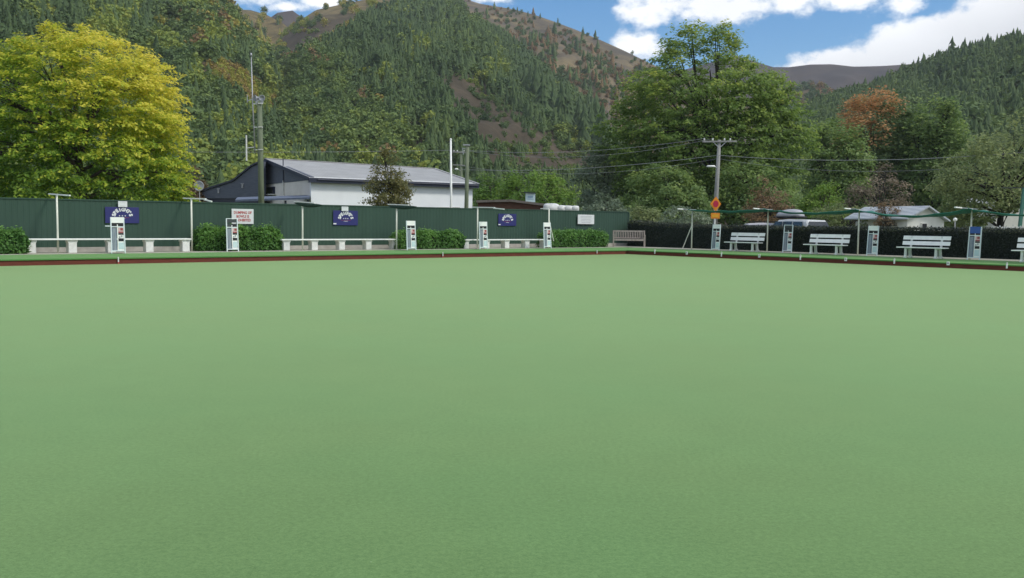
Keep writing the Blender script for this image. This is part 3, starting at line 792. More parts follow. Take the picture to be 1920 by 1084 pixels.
# ------------------------------------------------------------------ the hall beyond the fence
WALLW = mat('white_wall', (.76,.79,.79), .7, col2=(.83,.86,.86), scale=.9, detail=8)
WALLG = mat('pale_grey_wall', (.62,.59,.55), .8, col2=(.70,.67,.63), scale=1.2)
SLATE = mat('slate_cladding', (.070,.082,.110), .65, col2=(.11,.125,.155), scale=5, stretch=(.4,.4,5), spec=.3)
FASCIA = flat('dark_navy_fascia', (.018,.024,.045), .5)
def roofmat(name, c1, c2, scale=.8, pitch=.3, ang=0):
    m = mat(name, c1, .6, col2=c2, scale=scale, spec=.2); t = m.node_tree; b = t.nodes['Principled BSDF']
    tcn = t.nodes.new('ShaderNodeTexCoord'); mp = t.nodes.new('ShaderNodeMapping'); mp.inputs['Rotation'].default_value = (0,0,ang); t.links.new(tcn.outputs['Object'], mp.inputs[0])
    wv = t.nodes.new('ShaderNodeTexWave'); wv.inputs['Scale'].default_value = 1/pitch/3.2; t.links.new(mp.outputs[0], wv.inputs['Vector'])
    bp = t.nodes.new('ShaderNodeBump'); bp.inputs['Strength'].default_value = .5; bp.inputs['Distance'].default_value = .03
    t.links.new(wv.outputs['Fac'], bp.inputs['Height']); t.links.new(bp.outputs[0], b.inputs['Normal']); return m
ROOFG = roofmat('grey_steel_roof', (.31,.31,.30), (.385,.385,.375))
def hall():
    D0 = 60.
    p1 = at_Y(583, 331.5, D0); ze = p1[2]; p2 = at_z(886, 343, ze)
    d = (p2-p1); d[2] = 0; Lw = np.linalg.norm(d); d /= Lw
    g = np.array([-d[1], d[0], 0]);            # into the building, left/back
    rot = math.atan2(d[1], d[0])
    r = thing('club_hall', 'white walled hall with a grey steel roof and dark slate gable behind the fence', 'building', (p1[0], p1[1], -.06), rot)
    z0 = .06                                   # local z = world z + z0
    def loc(P): P = np.asarray(P)-p1; return (float(P@d), float(P@g), float(P[2]+ze+z0))
    def on_gable(px, py):                      # picture point on the gable plane (x local = 0)
        rr = ray(px, py); t = np.dot(p1-OO, d)/np.dot(rr, d); return loc(OO+rr*t)
    E = ze+z0
    apex = on_gable(503, 298); yr, zr = apex[1], apex[2]
    Wd = yr*2
    ridge2x = s_at(815, p1+g*yr+np.array([0,0,zr-E]), d)
    # z of the ridge end read off the picture
    rr = p1+g*yr+d*ridge2x; lo, hi = 0, 20
    for _ in range(40):
        mid = (lo+hi)/2
        if proj(np.array([rr[0], rr[1], mid]))[1] > 316.5: lo = mid
        else: hi = mid
    zr2 = lo+z0
    # walls
    m = MB(); m.box((Lw/2, .1, E/2), (Lw, .2, E)); m.build('front_wall', WALLW, r)
    m = MB(); m.box((Lw-.1, Wd/2+.1, E/2), (.2, Wd-.2, E)); m.build('end_wall', WALLW, r)
    zg = on_gable(540, 342)[2]; print('hall', Lw, Wd, E, zr, zr2, ridge2x)
    m = MB(); m.box((.1, Wd/2+.1, zg/2), (.2, Wd-.2, zg)); gw = m.build('gable_wall', WALLG, r)
    m = MB(); m.prism([(-.03,-.02,zg),(-.03,Wd,zg),(-.03,Wd,E),(-.03,yr,zr-.03),(-.03,-.02,E)], (.23,0,0)); m.build('gable_cladding', SLATE, r)
    # dark slate wing with the swooping verge, standing just proud of the gable
    wa, wb = at_Y(493, 372, 66.5), at_Y(352, 372, 70.5); wn = np.cross((wb-wa)*np.array([1,1,0]), [0,0,1.])
    def on_wing(px, py):
        rr = ray(px, py); t = np.dot(wa-OO, wn)/np.dot(rr, wn); return loc(OO+rr*t)
    wing = [on_wing(x, y) for x, y in ((491,372),(352,372),(352,369),(394,354),(438,340),(472,312.5),(487,305.5),(491,303))]
    wp = wing; ex = Vector((wn@d, wn@g, 0)).normalized()
    if ex.x < 0: ex = -ex
    m = MB(); m.prism(wp, ex*.4); m.build('slate_wing', SLATE, r)
    m = MB()
    for a, b in zip(wp[2:7], wp[3:8]): m.prism([Vector(a)-ex*.12, Vector(b)-ex*.12, Vector(b)-ex*.12+Vector((0,0,.13)), Vector(a)-ex*.12+Vector((0,0,.13))], ex*2.5)
    m.build('verge', FASCIA, r)
    m = MB(); q0, q1 = Vector(wp[0])+ex*.12, Vector(wp[1])+ex*.12; m.prism([q0, q1, (q1.x,q1.y,0), (q0.x,q0.y,0)], ex*.2); m.build('wing_wall', FASCIA, r)
    for (x, y) in ((410.5,358.5),(455.5,349)):
        q = Vector(on_wing(x, y))-ex*.06; m = MB(); m.box(q, (.1,.13,.30)); m.box(q+Vector((0,0,.17)), (.2,.2,.05)); m.build('roof_vent', STEEL, r)
    # roof: two planes and a hipped end
    o = .35
    A, B = (-.25,-o,E-.10), (Lw+.3,-o,E-.10); R1, R2 = (-.25,yr,zr), (ridge2x,yr,zr2); Cc, Dd = (Lw+.3,Wd+o,E-.10), (-.25,Wd+o,E-.10)
    m = MB(); m.slab([A, B, R2, R1], .07); m.slab([R1, R2, Cc, Dd], .07); m.prism([B, Cc, R2], (0,0,-.07)); m.build('roof', ROOFG, r)
    m = MB(); m.bar((-.26,yr,zr+.03), (ridge2x,yr,zr2+.03), .25, .05); m.bar((ridge2x,yr,zr2+.03), (Lw+.3,-o,E-.06), .2, .05); m.build('ridge_capping', ROOFG, r)
    m = MB(); m.box((Lw/2+.02, -o-.03, E-.24), (Lw+.6,.06,.30)); m.box((Lw/2+.02, -o/2-.01, E-.36), (Lw+.5,o,.03)); m.build('eaves_fascia', FASCIA, r)
    m = MB(); m.bar((-.30,-o,E-.16), (-.30,yr,zr-.10), .06, .24); m.build('barge_board', FASCIA, r)
    m = MB(); m.tube([(.3,-o-.10,E-.20), (Lw+.2,-o-.10,E-.20)], .05, 8); m.build('gutter', FASCIA, r)
    # gable details
    q = on_gable(533, 340); m = MB(); m.tube([(-.08,q[1],.1), (-.08,q[1],q[2]+.05)], .05, 8); m.build('downpipe', WHITE_OLD, r)
    q = on_gable(533, 318); m = MB(); m.tube([(-.08,q[1],q[2]-.9), (-.08,q[1],q[2]+.75)], .035, 8); m.build('flue_pipe', FASCIA, r)
    q0, q1 = on_gable(491, 365), on_gable(516, 350); wf = MB(); wf.box((-.03, (q0[1]+q1[1])/2, (q0[2]+q1[2])/2), (.10, abs(q0[1]-q1[1]), abs(q1[2]-q0[2]))); fr = wf.build('window', FASCIA, r)
    m = MB(); m.box((-.09, (q0[1]+q1[1])/2, (q0[2]+q1[2])/2), (.03, abs(q0[1]-q1[1])*.8, abs(q1[2]-q0[2])*.78)); m.build('pane', BLACK, fr)
    m = MB(); m.box((-.20, (q0[1]+q1[1])/2, q0[2]-.06), (.4, abs(q0[1]-q1[1])*1.1, .06)); m.build('sill', WHITE_OLD, fr)
    # low blue-grey lean-to roof before the gable
    a = at_Y(441, 374.5, D0-1.5); b = at_Y(581, 370, D0-1.5); a, b = loc(a), loc(b)
    LB = roofmat('blue_grey_roof', (.10,.13,.19), (.14,.17,.235))
    m = MB(); m.slab([(a[0],a[1],a[2]), (b[0],b[1],b[2]), (b[0]+.8,b[1]+2.4,b[2]+.22), (a[0]+.8,a[1]+2.4,a[2]+.22)], .12); m.build('porch_roof', LB, r)
    m = MB()
    for k in (.05, .35, .65, .95): 
        x, y, z = [a[i]+(b[i]-a[i])*k for i in range(3)]; m.box((x+.15, y+.1, (z-.15)/2), (.1,.1,z-.15))
    m.build('porch_post', FASCIA, r)
    # low windows at the right of the long wall
    for (x0, x1) in ((826,843),(847,862)):
        sa, sb = s_at(x0, p1-np.array([0,0,2]), d), s_at(x1, p1-np.array([0,0,2]), d)
        zt = at_line(p1, d, (sa+sb)/2, 388)+z0
        m = MB(); m.box(((sa+sb)/2, -.02, zt-.55), (sb-sa,.06,1.1)); fr = m.build('window', WHITE_OLD, r)
        m = MB(); m.box(((sa+sb)/2, -.06, zt-.55), (sb-sa-.1,.03,1.0)); m.build('pane', BLACK, fr)
    return r
hall()
# satellite dish on the wing
P = at_Y(374, 349, 61.5)
r = thing('satellite_dish', 'round grey satellite dish at the left end of the slate wing', 'satellite dish', (P[0], P[1], 0))
m = MB(); m.tube([(0,0,0),(0,0,P[2]-.1),(0,-.1,P[2])], .03, 8); m.build('mast', STEEL, r)
ds = []; R_ = .35; nr = 6; na = 18; vs = [(0,-.08+.0,P[2])]; fs = []
for i in range(1, nr+1):
    for k in range(na):
        a = 2*math.pi*k/na; q = R_*i/nr; vs.append((q*math.cos(a), -.18-.5*q*q+.12, P[2]+q*math.sin(a)))
for k in range(na): fs.append((0, 1+k, 1+(k+1) % na))
for i in range(nr-1):
    for k in range(na): fs.append((1+i*na+k, 1+(i+1)*na+k, 1+(i+1)*na+(k+1) % na, 1+i*na+(k+1) % na))
o = MB().add(vs, fs).build('reflector', STEEL, r, True); q = o.modifiers.new('t', 'SOLIDIFY'); q.thickness = .015
m = MB(); m.bar((0,-.12,P[2]-.28), (.08,-.52,P[2]-.1), .02, .02); m.box((.08,-.54,P[2]-.08), (.07,.1,.07)); m.build('feed_arm', STEEL, r)

# ------------------------------------------------------------------ poles, mast and wires
POLEG = mat('treated_green_pole', (.11,.14,.085), .85, col2=(.18,.21,.135), scale=6, stretch=(1,1,.15))
POLEW = mat('grey_timber_pole', (.22,.22,.21), .85, col2=(.32,.32,.30), scale=6, stretch=(1,1,.15))
def zrow(P, px_y):
    lo, hi = -2, 60
    for _ in range(45):
        mid = (lo+hi)/2
        if proj(np.array([P[0], P[1], mid]))[1] > px_y: lo = mid
        else: hi = mid
    return lo
def mast():
    Y = 56.; P = at_Y(490.5, 372, Y); z = lambda py: zrow(P, py); S = Y/1700
    r = thing('aerial_mast', 'tall green timber pole carrying whip aerials and a siren before the slate gable', 'mast', (P[0], P[1], 0))
    zt = z(190); m = MB(); m.tube([(0,0,0),(-.04,0,zt*.6),(-.07,0,zt)], [.20,.175,.15], 12); m.build('pole', POLEG, r, True)
    xw = -14*S
    m = MB(); m.tube([(xw+.10,-.05,z(287)),(xw-.02,-.05,z(193)),(xw-.08,-.05,z(104))], [.045,.04,.028], 8); m.tube([(xw-.08,-.05,z(106)),(xw-.09,-.05,z(100))], [.075,.05], 8); m.build('whip_aerial', STEEL, r, True)
    m = MB(); m.tube([(-27*S,-.05,z(254)), (-27*S,-.05,z(302))], [.05,.05], 8); m.bar((-27*S,-.05,z(278)), (xw+.1,-.05,z(276)), .05, .05); m.build('dipole_aerial', WHITE_OLD, r)
    m = MB(); m.tube([(-24.5*S,-.05,z(178)), (-24.5*S,-.05,z(193))], .022, 6); m.bar((-24.5*S,-.05,z(190)), (xw,-.05,z(186)), .05, .05); m.build('side_aerial', STEEL, r)
    m = MB()
    for py in (195, 239, 281): m.bar((xw+.03,-.05,z(py)), (.1,-.05,z(py)), .05, .06); m.tube([(-.12,-.16,z(py)),(.16,-.16,z(py))], .03, 6)
    m.build('bracket', WHITE_OLD, r)
    zs = z(184.5)
    for cx, nm in ((-.25, 'siren'), (.1, 'siren')):
        m = MB(); prof = [(.05,-.28),(.10,-.10),(.12,.02),(.20,.10),(.19,.125),(.12,.04),(.06,-.02)]
        q = Quaternion((1,0,0), math.radians(90)) if cx > 0 else Quaternion((0,0,1), math.radians(-50)) @ Quaternion((1,0,0), math.radians(90))
        t = MB(); t.lathe(prof, 16); m.add([q @ Vector(v)+Vector((cx, -.02, zs)) for v in t.v], t.f); m.build(nm, STEEL, r, True)
    m = MB(); m.box((-.08,0,zs-.20), (.42,.24,.22)); m.build('siren_mount', STEEL, r)
mast()
P = at_Y(845.5, 420, 54); zt = zrow(P, 262); r = thing('flagpole', 'plain white flagpole rising before the right end of the hall', 'flagpole', (P[0], P[1], 0))
m = MB(); m.tube([(0,0,0),(0,0,zt*.5),(-.04,0,zt)], [.075,.07,.055], 10); m.build('pole', WHITE, r, True); m = MB(); m.lathe([(.02,-.03),(.075,0),(.06,.05),(.02,.08)], 10, (-.04,0,zt)); m.build('finial', WHITE, r, True)
def wires(pairs):
    GW = flat('overhead_wire', (.30,.31,.31), .6)
    for (a, b, sag, rad, lb) in pairs:
        n = 24; rad *= .78; pts = []
        for i in range(n+1):
            k = i/n; p = a+(b-a)*k; p = p-np.array([0,0,sag*4*k*(1-k)]); pts.append(p)
        o = MB().tube(pts, rad, 5).build('power_line', GW); tag(o, lb, 'cable')
P1 = at_Y(874.5, 420, 57); z1 = zrow(P1, 273)
r = thing('timber_pole', 'thick greenish timber pole at the right corner of the hall', 'pole', (P1[0], P1[1], 0))
m = MB(); m.tube([(-.05,0,0),(0,0,z1*.5),(.03,0,z1)], [.15,.13,.115], 10); m.build('shaft', POLEG, r, True); m = MB(); m.box((-.02,0,z1+.03), (.42,.3,.07)); m.bar((-.3,0,z1-.15), (.05,0,z1-.25), .05, .05); m.bar((-.28,0,z1-.16), (-.22,0,z1-.55), .05, .05); m.build('top_bracket', STEEL, r)
P2 = at_Y(863, 420, 82); z2 = zrow(P2, 283)
r = thing('power_pole', 'thin green power pole with a street light half hidden behind the thicker timber pole', 'power pole', (P2[0], P2[1], 0))
m = MB(); m.tube([(0,0,0),(.05,0,z2)], [.16,.12], 10); m.build('shaft', POLEG, r, True)
m = MB(); m.bar((-.72,-.12,z2-.1), (.72,-.12,z2-.16), .1, .11); m.bar((-.7,-.12,z2-1.25), (.4,-.12,z2-1.3), .07, .08); m.build('crossarm', POLEW, r)
m = MB()
for k in (-.6,-.3,.3,.6): m.lathe([(.03,0),(.05,.05),(.035,.12)], 8, (k,-.12,z2-.06))
m.build('insulator', WHITE_OLD, r)
m = MB(); m.bar((.0,-.1,z2-1.75), (-.28,-.2,z2-1.62), .04, .04); m.build('lamp_arm', STEEL, r); m = MB(); m.lathe([(.03,.08),(.13,.06),(.17,-.02),(.12,-.07)], 10, (-.36,-.22,z2-1.64)); m.build('lamp_head', WHITE, r, True)
YP = 68.; P3 = at_Y(1340.5, 411, YP); z3 = zrow(np.array([P3[0]+.16, P3[1], 0]), 265.5); S3 = YP/1700
r = thing('power_pole', 'tall grey power pole with a white street light among the right-hand trees', 'power pole', (P3[0], P3[1], 0))
m = MB(); m.tube([(-.03,0,-.06),(.06,0,z3*.5),(.17,0,z3+.12)], [.19,.165,.125], 12); m.build('shaft', POLEW, r, True)
xc = .17
m = MB(); m.bar((xc-1.28,-.14,z3-.03), (xc+1.28,-.14,z3+.02), .1, .12); m.build('crossarm', POLEW, r)
m = MB()
for k in (-1.15,-.52,.35,.78): m.lathe([(.03,0),(.07,.06),(.05,.10),(.06,.16),(.03,.2)], 8, (xc+k,-.14,z3+.04))
m.build('insulator', WHITE_OLD, r)
m = MB(); m.bar((xc-.5,-.1,z3-.02), (xc-.03,-.1,z3-.45), .04, .05); m.bar((xc+.5,-.1,z3-.02), (xc+.03,-.1,z3-.45), .04, .05); m.build('arm_brace', STEEL, r)
zl = zrow(P3, 314); m = MB(); m.bar((.1,-.05,zl-.10), (-.15,-.2,zl+.04), .05, .05); m.build('lamp_arm', STEEL, r)
m = MB(); t = MB(); t.lathe([(.05,.10),(.17,.09),(.22,0),(.18,-.06),(.05,-.08)], 12); m.add([(-.44+v[0]*1.6, -.22+v[1]*.8, zl+.05+v[2]*.9) for v in t.v], t.f); m.build('lamp_head', WHITE, r, True)
# road sign on its own white post before the power pole
ORANGE = flat('orange_sign_face', (.78,.25,.015), .5); YEL = flat('yellow_sign_border', (.80,.42,.03), .5); MAG = flat('red_disc', (.50,.02,.06), .5)
YS = 66.; PS = at_Y(1341.3, 405, YS); zs = lambda py: zrow(PS, py); SS = YS/1700
r = thing('road_sign', 'orange diamond road sign with a red disc and a small plate beneath', 'road sign', (PS[0], PS[1], -.06))
m = MB(); m.tube([(-.05,.06,0), (0,.06,zs(372))], .06, 8); m.build('post', WHITE, r)
zc = zs(382.5)+.06; hw, hh = 10.2*SS, 13.5*SS
dia = lambda k, y: [(k*hw,y,zc), (k*hw*.13,y,zc+k*hh*.93), (0,y,zc+k*hh), (-k*hw*.13,y,zc+k*hh*.93), (-k*hw,y,zc), (-k*hw*.13,y,zc-k*hh*.93), (0,y,zc-k*hh), (k*hw*.13,y,zc-k*hh*.93)]
m = MB(); m.prism(dia(1, 0), (0,-.02,0)); m.build('border', ORANGE, r); m = MB(); m.prism(dia(.82, -.021), (0,-.006,0)); m.build('face', YEL, r)
m = MB(); m.prism(dia(.74, -.0275), (0,-.004,0)); m.build('face', ORANGE, r)
m = MB(); m.prism([(5.0*SS*math.cos(a), -.033, zc+6.3*SS*math.sin(a)) for a in np.linspace(0, 2*math.pi, 24, endpoint=False)], (0,-.006,0)); m.build('disc', MAG, r)
z5 = zs(404.7)+.06; m = MB(); m.box((0,0,z5), (16.5*SS,.02,10.5*SS)); m.build('plate', ORANGE, r); m = MB(); m.box((0,-.014,z5), (12*SS,.006,5.5*SS)); m.build('plate_panel', YEL, r)
# wires
w2 = np.array([P2[0], P2[1]-.12, z2+.05]); w3 = np.array([P3[0]+xc, P3[1]-.14, z3+.2])
lA = at_Y(-80, 278, 76)
def sub(P, z): return np.array([P[0], P[1], z])
endR = at_Y(2080, 270, 52)
wires([(lA, w2+np.array([-.5,0,0]), .25, .017, 'overhead wire running left from the thin green power pole behind the aerial mast'),
       (w2+np.array([.5,0,0]), w3+np.array([-1.15,0,0]), .55, .019, 'upper overhead wire between the thin green pole and the grey power pole'),
       (w2+np.array([.3,0,-.02]), w3+np.array([-.52,0,0]), .95, .015, 'slacker upper wire between the thin green pole and the grey power pole'),
       (sub(P2, zrow(P2, 318)), sub(P3, zrow(P3, 291.5)), .45, .023, 'lower overhead wire between the thin green pole and the grey power pole'),
       (sub(P2, zrow(P2, 311)), sub(P3, zrow(P3, 298)), .9, .014, 'lowest thin wire reaching the grey power pole from the left'),
       (sub(P3, zrow(P3, 291)), endR, .62, .024, 'overhead wire running right from the grey power pole past the orange-topped tree'),
       (sub(P3, zrow(P3, 297)), endR-np.array([0,0,.3]), 1.1, .012, 'thin slack wire just under the one running right from the grey power pole')])

# ------------------------------------------------------------------ low brown shed, signboard and wrapped bales behind the fence
BROWN = mat('brown_timber_boards', (.075,.035,.022), .8, col2=(.13,.062,.04), scale=3, stretch=(1,1,9))
ROOFB = mat('grey_brown_roof_felt', (.11,.095,.08), .85, col2=(.17,.15,.13), scale=4)
def shed():
    Y = 60.; q = [at_Y(x, y, Y) for x, y in ((893,380),(958,378.5),(1042,389))]
    P = q[1]; r = thing('timber_shed', 'low brown timber shed with a shallow grey felt roof left of the white bales', 'shed', (P[0], P[1], -.06))
    L = [(p[0]-P[0], 0, p[2]+.06) for p in q]
    m = MB(); m.prism([(L[0][0]+.1,0,0), (L[2][0]-.1,0,0), (L[2][0]-.1,0,L[2][2]), (L[1][0],0,L[1][2]), (L[0][0]+.1,0,L[0][2])], (0,3.5,0)); m.build('wall', BROWN, r)
    m = MB()
    for a, b in ((L[0], L[1]), (L[1], L[2])): m.prism([(a[0],-.3,a[2]), (b[0],-.3,b[2]), (b[0],-.3,b[2]+.15), (a[0],-.3,a[2]+.15)], (0,4.1,0))
    m.build('roof', ROOFB, r)
    x0, x1 = L[1][0]-.6, L[1][0]+.0
    m = MB(); m.box(((x0+x1)/2,-.03,1.0), (.9,.06,2.0)); dr = m.build('door', mat('red_brown_door', (.10,.04,.035), .7, scale=4), r); m = MB(); m.box((x1-.0,-.08,1.0), (.04,.06,.12)); m.build('handle', STEEL, dr)
    a = at_Y(971, 392, Y-.6)-P; b = at_Y(975, 382, Y-.6)-P
    m = MB(); m.bar((a[0],-.5,a[2]-.6), (b[0],-.5,b[2]+.1), .05, .05); m.build('prop', WHITE_OLD, r)
shed()
Y = 64.; P = at_Y(994.5, 371, Y); S = Y/1700; r = thing('notice_board', 'pale blue-white notice board with a small dark hood above the brown shed roof', 'sign', (P[0], P[1], -.06))
m = MB(); m.box((0,0,P[2]+.06), (18*S,.05,16*S)); m.build('panel', CARD, r)
m = MB(); m.box((0,-.031,P[2]+.12), (10*S,.008,3*S)); m.box((0,-.031,P[2]-.03), (12*S,.008,1.2*S)); m.build('printed_lines', flat('pale_blue_ink', (.25,.38,.48), .5), r)
m = MB(); m.bar((-12*S,0,P[2]+.06+10*S), (9.5*S,0,P[2]+.06+8.7*S), .35, .06); m.build('hood', FASCIA, r)
for s in (-1, 1): m = MB(); m.box((s*7*S,.05,(P[2]-.2)/2), (.07,.07,P[2]-.1)); m.build('post', STEEL, r)
# white wrapped bales
WRAP = mat('white_plastic_wrap', (.55,.56,.53), .45, col2=(.74,.75,.72), scale=3, bump=.6)
def bale(px, py, wpx, hpx, label, seed):
    Y = 58.; P = at_Y(px, py, Y); S = Y/1700; rg = np.random.default_rng(seed); n = 20; k_ = 7; vs = []; fs = []
    w, h, dp = wpx*S, hpx*S, .9
    for i in range(k_+1):
        y = -dp/2+dp*i/k_; q = (1-abs(2*i/k_-1)**3*.25)
        for j in range(n):
            a = 2*math.pi*j/n; e = .55
            c, s = math.cos(a), math.sin(a)
            rr = (1+.07*rg.normal()*.6)
            vs.append((w/2*q*rr*math.copysign(abs(c)**e, c), y, h/2*q*rr*math.copysign(abs(s)**e, s)))
    for i in range(k_):
        for j in range(n): fs.append((i*n+j, i*n+(j+1) % n, (i+1)*n+(j+1) % n, (i+1)*n+j))
    fs += [tuple(range(n)), tuple(k_*n+j for j in range(n))]
    o = MB().add(vs, fs).build('wrapped_bale', WRAP, None, True); o.location = tuple(P); tag(o, label, 'bale', 'white wrapped bales behind the fence')
bale(1034, 390, 30, 17, 'largest white wrapped bale against the end of the brown shed', 1)
bale(1052, 391, 19, 12, 'white wrapped bale just right of the largest one', 2)
bale(1065, 391.3, 18, 11.5, 'white wrapped bale second from the right of the row by the shed', 3)
bale(1077.5, 391.8, 16, 12, 'rightmost white wrapped bale of the row by the shed', 4)

# ------------------------------------------------------------------ cars, hut and cottage beyond the hedge
CARW = flat('white_car_paint', (.60,.61,.60), .25, spec=.6); GLASSD = flat('dark_car_glass', (.012,.016,.02), .08, spec=.8); TYRE = flat('tyre_rubber', (.02,.02,.02), .9); SILV = flat('silver_plastic', (.42,.42,.44), .3, spec=.6)
REDL = flat('red_lamp', (.35,.02,.02), .3)
def car(label, loc, rotz, paint, h=1.72, L=4.5):
    r = thing('parked_car', label, 'car', loc, rotz); W_ = 1.8
    # stations along x: lower body and cabin, rounded in section
    def loft(st, name, mt, parent):
        vs = []; fs = []; n = len(st[0][1])
        for x, sec in st:
            for (y, z) in sec: vs.append((x, y, z))
        for i in range(len(st)-1):
            for k in range(n): fs.append((i*n+k, i*n+(k+1) % n, (i+1)*n+(k+1) % n, (i+1)*n+k))
        fs += [tuple(range(n))[::-1], tuple((len(st)-1)*n+k for k in range(n))]
        return soft(MB().add(vs, fs).build(name, mt, parent, False), .03, 3)
    sec = lambda w, zb, zt, cr=.12: [(-w+cr,zb),(w-cr,zb),(w,zb+cr),(w*1.0,zt-cr),(w*.94,zt),(-w*.94,zt),(-w,zt-cr),(-w,zb+cr)]
    hb = h*.56
    loft([(-L/2, sec(W_/2*.86,.35,hb*.86)), (-L/2+.15, sec(W_/2*.97,.25,hb*.95)), (-.5, sec(W_/2,.22,hb)), (L*.22, sec(W_/2,.22,hb*.98)), (L/2-.25, sec(W_/2*.95,.24,hb*.84)), (L/2, sec(W_/2*.84,.32,hb*.66))], 'body', paint, r)
    cb = lambda w, zt: [(-w,hb-.03),(w,hb-.03),(w*.98,hb+.1),(w*.84,zt-.08),(w*.74,zt),(-w*.74,zt),(-w*.84,zt-.08),(-w*.98,hb+.1)]
    loft([(-L/2+.12, cb(W_/2*.92,hb+.12)), (-L/2+.5, cb(W_/2*.95,h-.06)), (-.3, cb(W_/2*.96,h)), (L*.12, cb(W_/2*.95,h-.05)), (L*.30, cb(W_/2*.9,hb+.06))], 'cabin', paint, r)
    for s in (-1, 1):
        m = MB()
        for (x0, x1) in ((-L/2+.62,-.75),(-.66,.02),(.1,L*.19)):
            y0, y1 = s*(W_/2*.955), s*(W_/2*.845); zt0 = h-.14; k1 = (0 if x1 < L*.12 else -.2)
            m.prism([(x0,y0,hb+.09),(x1+(.12 if k1 else 0),y0,hb+.09),(x1+k1,y1,zt0),(x0+(.1 if x0 < -1.5 else 0),y1,zt0)], (0,s*.012,0))
        m.build('side_window', GLASSD, r)
        m = MB(); m.box((L*.2,s*(W_/2+.08),hb+.12), (.12,.18,.13)); soft(m.build('wing_mirror', paint, r), .03)
        m = MB(); m.box((L/2-.12,s*W_/2*.62,hb*.62), (.2,.36,.14)); m.build('headlight', SILV, r)
        m = MB(); m.box((-L/2+.07,s*W_/2*.72,hb*.8), (.12,.22,.26)); m.build('tail_light', REDL, r)
        for x in (-L*.29, L*.31):
            t = MB(); t.lathe([(.20,-.1),(.31,-.1),(.33,-.06),(.33,.06),(.31,.1),(.20,.1)], 20); q = Quaternion((1,0,0), math.pi/2)
            wh = MB().add([q @ Vector(v)+Vector((x,s*(W_/2-.09),.33)) for v in t.v], t.f).build('wheel', TYRE, r)
            t = MB(); t.lathe([(.02,-.105),(.19,-.105),(.2,0),(.19,.105),(.02,.105)], 14); MB().add([q @ Vector(v)+Vector((x,s*(W_/2-.09),.33)) for v in t.v], t.f).build('rim', STEEL, wh)
    m = MB(); m.prism([(L*.158,-W_/2*.74,h-.14),(L*.158,W_/2*.74,h-.14),(L*.295,W_/2*.80,hb+.1),(L*.295,-W_/2*.80,hb+.1)], (.02,0,.02)); m.build('windscreen', GLASSD, r)
    m = MB(); m.prism([(-L/2+.40,-W_/2*.70,h-.15),(-L/2+.40,W_/2*.70,h-.15),(-L/2+.13,W_/2*.80,hb+.18),(-L/2+.13,-W_/2*.80,hb+.18)], (-.02,0,.02)); m.build('rear_window', GLASSD, r)
    for s in (-1, 1): m = MB(); m.bar((-L/2+.8,s*W_/2*.66,h+.05), (.3,s*W_/2*.66,h+.05), .04, .04); m.build('roof_rail', BLACK, r)
    return r
YC = 50.; PC = at_Y(1489, 420, YC); PC[2] = -.06
hC = at_Y(1489, 411.0, YC)[2]+.06
car('white car with a silver roof box seen over the hedge', PC, math.radians(116), CARW, hC, 4.3)
def roof_box():
    P = at_Y(1485, 403.5, YC); r = thing('roof_box', 'silver streamlined roof box on top of the white parked car', 'roof box', (P[0], P[1]+.35, hC-.06+.05), math.radians(116))
    st = []; n = 14
    S = YC/1700; L = 1.9; H = .40
    for i in range(9):
        k = i/8; x = -L/2+L*k; hh = H*(.55+.45*math.sin(math.pi*min(1, .18+k*.75)))*(1 if k < .85 else .85); w = .40*(1-.5*abs(2*k-1)**4)
        if i in (0, 8): hh *= .45; w *= .8
        st.append((x, w, hh))
    vs = []; fs = []
    for x, w, hh in st:
        for j in range(n):
            a = math.pi*j/(n-1); vs.append((x, w*math.cos(a)*(1 if True else 1), .10+hh*max(0,math.sin(a))**.75))
    for i in range(8):
        for j in range(n-1): fs.append((i*n+j, i*n+j+1, (i+1)*n+j+1, (i+1)*n+j))
        fs.append((i*n+n-1, i*n, (i+1)*n, (i+1)*n+n-1))
    fs += [tuple(range(n)), tuple(8*n+j for j in range(n))]
    MB().add(vs, fs).build('lid', SILV, r, True)
    m = MB(); m.box((0,0,.07), (L*.96,.78,.07)); soft(m.build('base', BLACK, r), .02)
    for x in (-.4, .4): m = MB(); m.box((x,0,.015), (.06,1.1,.04)); m.build('roof_bar', BLACK, r)
roof_box()
P = at_Y(1417, 420, 52.); P[2] = -.06
car('pale car roof just showing over the hedge, left of the roof box', P, math.radians(174), SILV, at_Y(1417, 417.5, 52)[2]+.06, 4.2)
CREAMW = mat('cream_whitewash', (.68,.67,.60), .85, col2=(.78,.77,.70), scale=2.5, bump=.3)
BLUER = roofmat('weathered_blue_roof', (.33,.37,.39), (.45,.48,.50))
